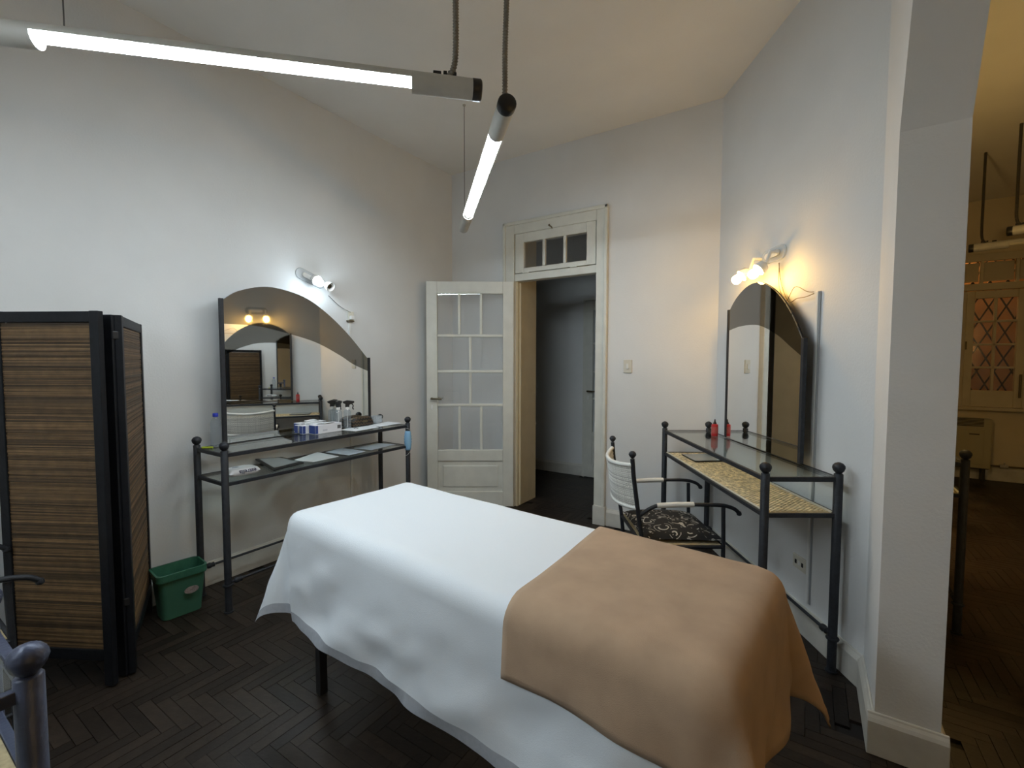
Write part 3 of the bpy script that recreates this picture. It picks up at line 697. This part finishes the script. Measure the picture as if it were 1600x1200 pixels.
def swirl_mat():
    M = bpy.data.materials.new('black_scroll_fabric'); M.use_nodes = True; nt = M.node_tree; b = nt.nodes['Principled BSDF']; b.inputs['Roughness'].default_value = .8
    tc = nt.nodes.new('ShaderNodeTexCoord'); n = nt.nodes.new('ShaderNodeTexNoise'); n.inputs['Scale'].default_value = 7; n.inputs['Detail'].default_value = 1
    mx = nt.nodes.new('ShaderNodeMix'); mx.data_type = 'VECTOR'; mx.inputs['Factor'].default_value = .10
    nt.links.new(tc.outputs['Object'], n.inputs['Vector']); nt.links.new(tc.outputs['Object'], mx.inputs[4]); nt.links.new(n.outputs['Color'], mx.inputs[5])
    v = nt.nodes.new('ShaderNodeTexVoronoi'); v.inputs['Scale'].default_value = 15; nt.links.new(mx.outputs[1], v.inputs['Vector'])
    # rings around the cell centres broken by noise = scroll-like lines
    r = nt.nodes.new('ShaderNodeValToRGB'); cr = r.color_ramp; cr.elements[0].position = .0; cr.elements[0].color = (.006,.006,.007,1)
    for p, c in ((.30,.006),(.335,.50),(.385,.50),(.42,.006),(.58,.006),(.61,.40),(.635,.40),(.66,.006)):
        e = cr.elements.new(p); e.color = (c,c*.95,c*.85,1)
    cr.elements[-1].color = (.006,.006,.007,1)
    nt.links.new(v.outputs['Distance'], r.inputs['Fac'])
    n2 = nt.nodes.new('ShaderNodeTexNoise'); n2.inputs['Scale'].default_value = 22; nt.links.new(tc.outputs['Object'], n2.inputs['Vector'])
    th = nt.nodes.new('ShaderNodeMath'); th.operation = 'GREATER_THAN'; th.inputs[1].default_value = .49; nt.links.new(n2.outputs['Fac'], th.inputs[0])
    m2 = nt.nodes.new('ShaderNodeMix'); m2.data_type = 'RGBA'; nt.links.new(th.outputs[0], m2.inputs['Factor']); m2.inputs[6].default_value = (.006,.006,.007,1); nt.links.new(r.outputs['Color'], m2.inputs[7])
    nt.links.new(m2.outputs[2], b.inputs['Base Color']); return M
SCROLL = swirl_mat()
def seat_cushion(label, back_mid, fwd):
    ang = math.atan2(fwd[1], fwd[0]); bm = bmesh.new(); N = 22
    top, bot = [], []
    for i in range(N+1):
        rt_, rb = [], []
        for j in range(N+1):
            u, v = i/N*2-1, j/N*2-1; e = max(0, (1-abs(u)**4))*max(0, (1-abs(v)**4)); k = e**.45
            pin = 1-.05*(1-abs(u)**2)*abs(v)**3; x = .290+u*.228*(1-.04*(1-v*v)*abs(u)**3); y = v*.240*pin
            zz = .458+noise.noise(Vector((x*5,y*5,1)))*.008
            droop = -.03*max(0, u)**2
            rt_.append(bm.verts.new((x,y,zz+.038*k+droop*.5))); rb.append(bm.verts.new((x,y,zz-.018*k+droop*.5)) if 0 < i < N and 0 < j < N else rt_[-1])
        top.append(rt_); bot.append(rb)
    for i in range(N):
        for j in range(N):
            bm.faces.new((top[i][j],top[i+1][j],top[i+1][j+1],top[i][j+1]))
            q = [bot[i][j],bot[i][j+1],bot[i+1][j+1],bot[i+1][j]]
            if len(set(q)) == 4 and set(q) != {top[i][j],top[i+1][j],top[i+1][j+1],top[i][j+1]}: bm.faces.new(q)
    o = obj('seat_cushion', bm, SCROLL, None, smooth=True); o.location = (back_mid[0],back_mid[1],0); o.rotation_euler = (0,0,ang)
    return tag(o, label, 'cushion')
cl, cr_ = Vector((2.145,-.912,0)), Vector((2.448,-1.359,0)); cmid = (cl+cr_)/2; cf = Vector((.843,.537,0))
iron_chair('iron armchair with white wicker back facing the narrow mirror table', cmid, cf, 'iron wicker-back chairs')
seat_cushion('black cushion with cream scrolls on the chair by the narrow mirror', cmid, cf)
f3 = Vector((0,1,0)); c3 = Vector((.55,-3.925,0))
iron_chair('dark iron armchair standing in front of the folding screen', c3, f3, 'iron wicker-back chairs')

# ------------------------------------------------------------------ waste bin
def waste_bin():
    c = Vector((.215,-2.678,0)); t = thing('waste_bin', 'green plastic waste bin with liner beside the folding screen', 'bin', c, rot=(0,0,math.radians(-6)))
    def ring(bm, w, l, z, r=.03, n=5):
        out = []
        for sx, sy, a0 in ((1,1,0),(-1,1,PI/2),(-1,-1,PI),(1,-1,1.5*PI)):
            for k in range(n+1):
                a = a0+PI/2*k/n; out.append(bm.verts.new((sx*(w/2-r)+r*math.cos(a), sy*(l/2-r)+r*math.sin(a), z)))
        return out
    def loft(bm, rings, cap0=False):
        for a, b in zip(rings, rings[1:]):
            for k in range(len(a)): bm.faces.new((a[k],a[(k+1)%len(a)],b[(k+1)%len(b)],b[k]))
        if cap0: bm.faces.new(rings[0][::-1])
    bm = bmesh.new(); H = .265
    loft(bm, [ring(bm,.130,.190,.004),ring(bm,.168,.228,H-.02),ring(bm,.182,.240,H-.018),ring(bm,.182,.240,H),ring(bm,.170,.230,H),ring(bm,.160,.220,H-.03),ring(bm,.125,.18,.010)], True)
    obj('body', bm, GREENP, t, smooth=True)
    bm = bmesh.new(); R = [ring(bm,.186,.244,H-.035),ring(bm,.187,.245,H+.002),ring(bm,.168,.226,H+.003),ring(bm,.150,.205,H-.06),ring(bm,.115,.16,.05)]
    for rr in R:
        for k, v in enumerate(rr): v.co += Vector((noise.noise(v.co*40),noise.noise(v.co*40+Vector((5,0,0))),0))*(.0015 if rr in R[:3] else .008)
    loft(bm, R); obj('bin_liner', bm, glass_liner(), t, smooth=True)
    bm = bmesh.new(); bm_prism(bm, [(.0925+(.04*0)+.0*b+ .005*0+ (b+.02)*.075*0 + .0, a, .155+b) for a, b in [(.035*math.cos(x),.021*math.sin(x)) for x in [2*PI*k/24 for k in range(24)]]], (.0015,0,0))
    st = obj('sticker', bm, mat('pale_sticker', (.42,.36,.34), .6, noise_amt=.5, nscale=120), t, label='oval pale sticker'); st.location = (-.0105,.035,0); st.rotation_euler = (0,math.radians(4.3),0)
waste_bin()

# ------------------------------------------------------------------ things on the large console table
GZ = ZR+.0045; SZ = ZS+.0075
def bottle(name, label, x, y, prof, material, z=GZ):
    t = thing(name, label, 'bottle', (x,y,z)); latheo('body', prof, material, t, 22); return t
p = onZ(338,697,GZ); p.x=max(p.x,.17)
t = thing('water_bottle', 'clear plastic water bottle with blue cap', 'bottle', (p.x,p.y,GZ))
PET = glass('pet_plastic', (.86,.90,.93), 2.0, .05, haze=.08)
prof = [(.001,.0),(.027,.0),(.030,.006)]
for k in range(8): prof += [(.0305,.014+k*.014),(.028,.020+k*.014)]
prof += [(.0305,.130),(.030,.145),(.020,.168),(.0125,.178),(.0125,.186)]
latheo('body', prof, PET, t); latheo('cap', [(.0145,.182),(.0150,.183),(.0150,.202),(.013,.204),(0,.204)], mat('blue_cap', (.02,.04,.45), .4), t)
p2 = onZ(324,701,GZ); tag(tubeo('highlighter_marker', [(max(p2.x,.15)-.02,p2.y-.02,GZ+.007),(max(p2.x,.15)+.025,p2.y+.02,GZ+.007)], .006, mat('lime_plastic', (.45,.55,.03), .4), seg=10), 'small lime marker lying beside the water bottle', 'marker')
def gbox(label, c, s, rz):
    t = thing('tissue_box', label, 'box', (c[0],c[1],GZ), 'boxes on the glass table', rot=(0,0,rz)); W_, L_, H_ = s
    boxo('carton', (0,0,H_/2), (W_,L_,H_), mat('white_carton', (.74,.74,.78), .6), t, bevel=.002)
    boxo('blue_end_print', (0,-L_/2+.0001,H_/2), (W_-.004,.0016,H_-.006), mat('navy_print', (.02,.05,.22), .5), t); boxo('blue_side_print', (W_/2,-L_/2+.012,H_/2), (.0012,.022,H_-.006), MATS['navy_print'], t)
    bm = bmesh.new()
    for k in range(7): bm_box(bm, (W_/2+.0004, L_/2-.035+k*.0042, H_*.55), (.001,.0022 if k%2 else .003,.026))
    obj('barcode', bm, BLACKP, t)
    boxo('fine_print', (W_/2+.0003,-L_/2+.08,H_*.35), (.0008,.035,.012), mat('grey_print', (.5,.5,.56), .6), t)
    boxo('opening', (0,0,H_+.0005), (W_*.3,L_*.6,.001), BLACKP, t)
    bm = bmesh.new(); bm_prism(bm, [(-.02,-.05,H_+.0012),(.03,-.03,H_+.0012),(.035,.05,H_+.0012),(-.01,.06,H_+.0012)], (0,0,.003))
    for v in bm.verts:
        v.co.z += abs(noise.noise(v.co*30))*.02
    obj('tissue', bm, PAPER, t)
Hb = .064
gbox('white tissue carton with navy end and barcode, front of the pair', (.244,-1.728), (.076,.220,Hb), 0)
gbox('white tissue carton with navy end tucked behind the front carton', (.1785,-1.775), (.040,.215,Hb-.004), 0)
def spray(label, x, y, rz):
    t = thing('spray_bottle', label, 'bottle', (x,y,GZ), 'clear spray bottles', rot=(0,0,rz))
    latheo('body', [(.001,0),(.026,0),(.028,.005),(.028,.125),(.026,.138),(.014,.150),(.0125,.160)], PET, t); latheo('collar', [(.0155,.150),(.0155,.168),(.012,.170)], PORC, t)
    bm = bmesh.new(); bm_prism(bm, [(-.014,-.009,.166),(.014,-.009,.166),(.016,-.009,.186),(.052,-.009,.200),(.052,-.009,.214),(.0,-.009,.222),(-.034,-.009,.212),(-.03,-.009,.200),(-.014,-.009,.192)], (0,.018,0)); obj('spray_head', bm, BLACKP, t, bevel=.003)
    tubeo('trigger', spline([(.028,0,.198),(.044,0,.180),(.040,0,.160),(.048,0,.148)],5), .0045, BLACKP, t); tubeo('dip_tube', [(0,0,.01),(0,0,.15)], .002, PORC, t, 6)
pa = Vector((.190,-1.578,0)); pb = Vector((.232,-1.528,0))
spray('clear spray bottle with black trigger behind the tissue cartons', pa.x, pa.y, math.radians(120)); spray('clear spray bottle with black trigger next to the patterned pouch', pb.x, pb.y, math.radians(60))
# papers
def sheet_paper(name, label, pts, z, material=PAPER, th=.0012, cat='paper', group=None):
    bm = bmesh.new(); bm_prism(bm, [(p.x,p.y,z) for p in pts], (0,0,th)); return tag(obj(name, bm, material), label, cat, group)
sheet_paper('paper_sheet', 'white paper sheet under the patterned pouch', [onZ(532,672,GZ),onZ(556,674,GZ),onZ(592,667.5,GZ),onZ(572,662.5,GZ)], GZ+.0003)
sheet_paper('paper_sheet', 'white paper sheet under the crystal bowl', [onZ(577,665,GZ),onZ(594,667,GZ),onZ(628,661.5,GZ),onZ(606,659,GZ)], GZ+.0018)
ea = onZ(556,670.5,GZ); tag(tubeo('eyelash_clip', [(ea.x-.012,ea.y-.01,GZ+.005),(ea.x,ea.y,GZ+.009),(ea.x+.012,ea.y+.012,GZ+.005)], .0025, BLACKP, seg=6), 'tiny dark clip on the white paper', 'clip')
ca_ = onZ(437,672.5,GZ); cb_ = onZ(452,670.5,GZ); tag(boxo('comb', ((ca_+cb_)/2+Vector((0,0,.004))), (.012,(cb_-ca_).length,.006), BLACKP, bevel=.001), 'black comb lying on the glass before the mirror', 'comb')
# pouch
a = onZ(539,667,GZ); b = onZ(577,663.5,GZ); d = b-a; pt = thing('makeup_pouch', 'black and gold zigzag makeup pouch', 'pouch', Vector((.203,((a+b)/2).y,0))+Vector((0,0,GZ+.002)), rot=(0,0,PI/2))
def zigmat():
    M = bpy.data.materials.new('gold_zigzag_fabric'); M.use_nodes = True; nt = M.node_tree; b_ = nt.nodes['Principled BSDF']; b_.inputs['Roughness'].default_value = .45
    tc = nt.nodes.new('ShaderNodeTexCoord'); sp = nt.nodes.new('ShaderNodeSeparateXYZ'); nt.links.new(tc.outputs['Object'], sp.inputs[0])
    pp = nt.nodes.new('ShaderNodeMath'); pp.operation = 'PINGPONG'; pp.inputs[1].default_value = .013; nt.links.new(sp.outputs[0], pp.inputs[0])
    ad = nt.nodes.new('ShaderNodeMath'); ad.operation = 'ADD'; nt.links.new(pp.outputs[0], ad.inputs[0]); nt.links.new(sp.outputs[2], ad.inputs[1])
    mo = nt.nodes.new('ShaderNodeMath'); mo.operation = 'WRAP'; mo.inputs[1].default_value = .026; mo.inputs[2].default_value = 0; nt.links.new(ad.outputs[0], mo.inputs[0])
    gt = nt.nodes.new('ShaderNodeMath'); gt.operation = 'GREATER_THAN'; gt.inputs[1].default_value = .0220; nt.links.new(mo.outputs[0], gt.inputs[0])
    mx = nt.nodes.new('ShaderNodeMix'); mx.data_type = 'RGBA'; mx.inputs[6].default_value = (.008,.007,.007,1); mx.inputs[7].default_value = (.20,.12,.055,1); nt.links.new(gt.outputs[0], mx.inputs['Factor']); nt.links.new(mx.outputs[2], b_.inputs['Base Color']); return M
bm = bmesh.new(); PLn = d.length
for k in range(13):
    pass
prof = [(.5,.0),(.53,.25),(.50,.7),(.40,.93),(.22,1.0)]
rings = []
for i in range(17):
    u = i/16*2-1; e = (1-abs(u)**5)**.5; e = max(e,.25); x = u*PLn/2
    poly = [(s_*w_*.075*(.7+.3*e), h_*.075*(.55+.45*e)) for s_, lst in ((1,prof),(-1,prof[::-1])) for w_, h_ in lst]
    rings.append([bm.verts.new((x,yy,zz)) for yy, zz in poly])
for r0, r1 in zip(rings, rings[1:]):
    for k in range(len(r0)): bm.faces.new((r0[k],r0[(k+1)%len(r0)],r1[(k+1)%len(r0)],r1[k]))
bm.faces.new(rings[0][::-1]); bm.faces.new(rings[-1]); obj('pouch_body', bm, zigmat(), pt, smooth=True)
tubeo('zipper', [(PLn*.47*(-1+k/8),0,.0765-.004*abs(k/8-1)**4*4) for k in range(17)], .0035, BRASS, pt, 8); boxo('badge', (.015,-.0385,.040), (.045,.003,.018), BRASS, pt, bevel=.001)
# crystal bowl
cbp = onZ(591,662,GZ)-Vector((.02,.0,0)); CRY = glass('cut_crystal', (.9,.93,.95), 3.0, .08, haze=.25)
t = thing('crystal_bowl', 'small cut crystal bowl at the end of the glass table', 'bowl', (cbp.x,cbp.y,GZ+.0035)); latheo('bowl', [(.001,0),(.034,0),(.040,.006),(.042,.030),(.042,.060),(.037,.060),(.036,.012),(.001,.010)], CRY, t, 48, None, 16, .05)
bm = bmesh.new()
for k in range(16):
    for r_ in range(4):
        a_ = 2*PI*(k+.5*(r_%2))/16; bmesh.ops.create_icosphere(bm, subdivisions=1, radius=.006, matrix=Matrix.Translation((.042*math.cos(a_),.042*math.sin(a_),.008+r_*.016)))
o = obj('crystal_studs', bm, CRY, t); o['kind'] = 'stuff'
# face mask on the near-right post
mk = thing('face_mask', 'light blue face mask hung on the console table post', 'mask', (T1X+TD,T1Y+TL,0)); bm = bmesh.new(); rows = []
for i in range(15):
    v = i/14; z = .872-v*.160; wv = math.sin(PI*min(max(v,0.04),.96))**.5; row = []
    for k in range(15):
        u = k/14*2-1; a_ = math.radians(-40)+u*math.radians(115)*(.6+.4*wv); r_ = .0225+.015*wv*(1-u*u)+.0026*math.sin(v*48); row.append(bm.verts.new((r_*math.cos(a_),r_*math.sin(a_),z)))
    rows.append(row)
for i in range(14):
    for k in range(14): bm.faces.new((rows[i][k],rows[i][k+1],rows[i+1][k+1],rows[i+1][k]))
o = obj('mask_fabric', bm, mat('mask_blue', (.24,.45,.66), .8), mk, smooth=True); md = o.modifiers.new('s','SOLIDIFY'); md.thickness = .0015
tubeo('ear_loop', [(.0225*math.cos(x),.0225*math.sin(x),.70-.03*abs(math.sin(x))) for x in [2*PI*k/20 for k in range(21)]], .0012, PORC, mk, 6)
tubeo('ear_loop', [(.0225*math.cos(x),.0225*math.sin(x),.885-.01*math.sin(x)) for x in [2*PI*k/20 for k in range(21)]], .0012, PORC, mk, 6)
# lower shelf: wipes, tablet, papers
a = onZ(360,748.5,SZ); b = onZ(408,739,SZ); d = b-a; L_ = d.length; wp = thing('wipes_pack', 'white soft pack of wet wipes on the lower shelf', 'wipes', ((a+b)/2+Vector((-.055,0,0))).xy.to_3d()+Vector((0,0,SZ+.001)), rot=(0,0,math.atan2(d.y,d.x)))
bm = bmesh.new(); N = 16; tp_, bt_ = [], []
for i in range(N+1):
    r1, r2 = [], []
    for j in range(N+1):
        u, v = i/N*2-1, j/N*2-1; k = (max(0,1-abs(u)**5)*max(0,1-abs(v)**5))**.4; x = u*L_/2; y = v*.058
        r1.append(bm.verts.new((x,y,.022+.026*k+noise.noise(Vector((x*25,y*25,0)))*.003*k))); r2.append(bm.verts.new((x,y,.022-.022*k)) if 0<i<N and 0<j<N else r1[-1])
    tp_.append(r1); bt_.append(r2)
for i in range(N):
    for j in range(N):
        bm.faces.new((tp_[i][j],tp_[i+1][j],tp_[i+1][j+1],tp_[i][j+1])); q_ = [bt_[i][j],bt_[i][j+1],bt_[i+1][j+1],bt_[i+1][j]]
        try: bm.faces.new(q_)
        except ValueError: pass
obj('pack', bm, mat('white_film', (.78,.79,.82), .35), wp, smooth=True)
def text(txt, size, parent, loc, rot, material, bold=0.0):
    cu = bpy.data.curves.new('t', 'FONT'); cu.body = txt; cu.size = size; cu.align_x = 'CENTER'; cu.align_y = 'CENTER'; cu.extrude = .0004; cu.offset = bold
    tmp = bpy.data.objects.new('t', cu); COL.objects.link(tmp); bpy.context.view_layer.update()
    me = bpy.data.meshes.new_from_object(tmp.evaluated_get(bpy.context.evaluated_depsgraph_get())); bpy.data.objects.remove(tmp); me.materials.clear(); me.materials.append(material)
    o = bpy.data.objects.new('printed_lettering', me); COL.objects.link(o); o.parent = parent; o.location = loc; o.rotation_euler = rot; return o
o = text('estrella', .034, wp, (.012,-.0515,.029), (math.radians(62),0,PI), mat('navy_ink', (.015,.015,.06), .5), .0007); o['label'] = 'estrella lettering, upside down'
o.rotation_euler = (math.radians(-118),0,0) ; o.rotation_euler = (math.radians(62),PI,0) ; o.rotation_euler = Matrix.Rotation(PI,3,Vector((0,-math.sin(math.radians(62)),math.cos(math.radians(62))))).to_euler() ; o.rotation_euler = (Matrix.Rotation(PI,3,Vector((0,-math.sin(math.radians(62)),math.cos(math.radians(62))))) @ Matrix.Rotation(math.radians(62),3,'X')).to_euler()
o.location = (.012,-.0575,.028)
bm = bmesh.new(); bm_prism(bm, [(-.03+.02*math.cos(x),.008+.012*math.sin(x),.0485) for x in [2*PI*k/14 for k in range(14)]], (0,0,.001)); obj('flap_print', bm, mat('grey_violet_print', (.35,.35,.45), .5), wp)
q = [onZ(399,719,SZ),onZ(428,736.5,SZ),onZ(475,724.5,SZ),onZ(440,716,SZ)]
ft = thing('picture_frame', 'black framed glass panel lying flat on the lower shelf', 'frame', (0,0,SZ))
cc = sum(q, Vector())/4; bm = bmesh.new(); bm_prism(bm, [(p.x,p.y,.0005) for p in q], (0,0,.009)); obj('backing', bm, BLACKP, ft)
qi = [cc+(p-cc)*.80+Vector((-.008,0,0)) for p in q]; bm = bmesh.new(); bm_prism(bm, [(p.x,p.y,.0098) for p in qi], (0,0,.001)); obj('glass_face', bm, mat('grey_gloss_glass', (.40,.42,.43), .08), ft)
sheet_paper('document_sleeve', 'clear document sleeve with white sheet beside the black frame', [onZ(458,719.5,SZ),onZ(490,722,SZ),onZ(530,713.5,SZ),onZ(496,706.5,SZ)], SZ+.0003, group=None)
sheet_paper('document_sleeve', 'middle document sleeve with bluish white sheet on the lower shelf', [onZ(508,707,SZ),onZ(545,712,SZ),onZ(572,705.5,SZ),onZ(535,700.5,SZ)], SZ+.0016, mat('bluish_paper', (.62,.68,.76), .5))
sheet_paper('document_sleeve', 'document sleeve furthest along the lower shelf by the mask', [onZ(552,700.5,SZ),onZ(580,703.5,SZ),onZ(618,694.5,SZ),onZ(590,692.5,SZ)], SZ+.0003, mat('bluish_paper', (.62,.68,.76), .5))
# ------------------------------------------------------------------ things on the narrow mirror table
p = onZ(1116.5,681,GZ)
t = thing('red_bottle', 'small red bottle with black nozzle on the glass table', 'bottle', (p.x,p.y,GZ)); RED = mat('red_plastic', (.42,.012,.018), .3)
latheo('body', [(.001,0),(.021,0),(.0225,.003),(.0225,.076),(.020,.082),(.010,.086)], RED, t); latheo('nozzle', [(.0115,.084),(.0115,.092),(.006,.100),(.0035,.118),(.0,.119)], BLACKP, t, 14)
latheo('label_band', [(.0229,.020),(.0229,.066)], mat('red_label_print', (.50,.10,.09), .5, noise_amt=.5, nscale=160), t)
q = [onZ(1065,711,SZ),onZ(1086,722,SZ),onZ(1130,721,SZ),onZ(1103,710,SZ)]
ft = thing('picture_frame', 'black edged glass panel lying on the rattan shelf', 'frame', (0,0,SZ)); cc = sum(q, Vector())/4
bm = bmesh.new(); bm_prism(bm, [(p.x,p.y,.0005) for p in q], (0,0,.006)); obj('backing', bm, BLACKP, ft)
bm = bmesh.new(); bm_prism(bm, [((cc+(p-cc)*.93).x,(cc+(p-cc)*.93).y,.0068) for p in q], (0,0,.001)); obj('glass_face', bm, MATS['grey_gloss_glass'], ft)

# ------------------------------------------------------------------ next room details
ht = thing('gas_heater', 'beige gas heater under the far window', 'heater', (0,0,0))
HB = mat('beige_enamel', (.42,.38,.24), .45)
boxo('cabinet', (4.83,NY-.11,.46), (.52,.17,.60), HB, ht, bevel=.012); boxo('front_panel', (4.81,NY-.20,.42), (.42,.012,.42), HB, ht, bevel=.004)
for k in range(6): boxo('vent_slat', (4.81,NY-.198,.675+k*.017), (.40,.010,.009), BLACKP, ht, bevel=.001)
boxo('badge', (4.93,NY-.208,.575), (.09,.004,.012), BLACKP, ht); boxo('base', (4.83,NY-.10,.165), (.50,.13,.03), BLACKP, ht)
for x in (4.62, 5.04): boxo('foot', (x,NY-.10,.075), (.03,.10,.15), BLACKP, ht)
gp = thing('gas_pipe', 'thin gas pipe with valve along the far baseboard', 'pipe'); tubeo('pipe', [(5.09,NY-.05,.185),(5.9,NY-.05,.19)], .010, BRASS, gp, 8); tubeo('valve', [(5.20,NY-.05,.185),(5.27,NY-.05,.187)], .022, FIXT, gp, 10); tubeo('valve_handle', [(5.235,NY-.05,.20),(5.235,NY-.08,.235)], .006, FIXT, gp, 8)
tubeo('pipe_clip', [(5.6,NY-.03,.19),(5.6,NY-.065,.19)], .012, FIXT, gp, 8)

# ------------------------------------------------------------------ herringbone parquet
PW, PLn_ = .05, .25
def wood(name, island):
    return mat(name, (.026,.0175,.012), .46, spec=.35, noise_amt=.45, nscale=26, island=.45 if island else 0, objrand=0 if island else .45, bump=.10, bscale=60)
WA, WB = wood('parquet_oak_piece', False), wood('parquet_oak', True)
def blk_mesh(horizontal):
    bm = bmesh.new(); sx, sy = (PLn_, PW) if horizontal else (PW, PLn_)
    g = .0006; bm_box(bm, (0,0,-.006), (sx-2*g,sy-2*g,.012)); 
    for v in bm.verts:
        if v.co.z > -.001: v.co.x -= math.copysign(.0006, v.co.x); v.co.y -= math.copysign(.0006, v.co.y)
    bmesh.ops.recalc_face_normals(bm, faces=bm.faces); me = bpy.data.meshes.new('parquet_block'); bm.to_mesh(me); bm.free(); me.materials.append(WA); return me
MH, MV = blk_mesh(True), blk_mesh(False)
def inside(x, y):
    if YF < y < 0 and 0 < x < RX: return NR.dot(Vector((x,y,0))-O2) > -.10
    if RX <= x < NX and YF < y < NY: return (x > RX+WT) or (OY1 < y < JY)
    if DX0 < x < DX1 and 0 <= y <= DW: return True
    if -1.5 < x < RX and DW < y < HY: return True
    return False
blocks = []
for m_ in range(-40, 60):
    for k in range(-120, 160):
        for hor in (0, 1):
            if hor: cx, cy = k*PW+m_*PLn_+PLn_/2, k*PW-m_*PLn_+PW/2
            else: cx, cy = k*PW+m_*PLn_+PLn_+PW/2, k*PW-m_*PLn_+PW-PLn_/2
            if -1.5 < cx < NX and YF < cy < NY and inside(cx, cy):
                dv = Vector((cx,cy,0))-CAM; dp = dv.dot(FW); vis = False
                if dp > .1:
                    u_ = 800+FPX*dv.dot(RT)/dp; v_ = 600-FPX*dv.dot(UP)/dp
                    if 0 < u_ < 1600 and 0 < v_ < 1200:
                        vis = True
                        for zz in (.36,.5,.65,.78):
                            P_ = Vector((cx,cy,0))-dv*(zz/CAM.z)-BO; a_, b_ = P_.dot(BEX), P_.dot(BEY)
                            if -.02 < a_ < BL+.1 and -.05 < b_ < BW+.05: vis = False
                        if cx > RX+WT and u_ < 1478: vis = False
                        if cy > 0 and cx < RX and not (833 < u_ < 932): vis = False
                if cx > NX-.05: continue
                blocks.append((0 if vis else 1, dp, cx, cy, hor))
blocks.sort()
rest = bmesh.new()
for i, (nv, dp, cx, cy, hor) in enumerate(blocks):
    dz = random.uniform(-.0009, 0)
    if i < 300 and not nv:
        o = bpy.data.objects.new('parquet_block', MH if hor else MV); COL.objects.link(o); o.parent = FLOOR; o.location = (cx,cy,dz); o.rotation_euler = (random.uniform(-.002,.002),random.uniform(-.002,.002),0)
    else:
        sx, sy = (PLn_,PW) if hor else (PW,PLn_); bm_box(rest, (cx,cy,-.006+dz), (sx-.0016,sy-.0016,.012))
o = obj('parquet_blocks', rest, WB, FLOOR); o['kind'] = 'stuff'
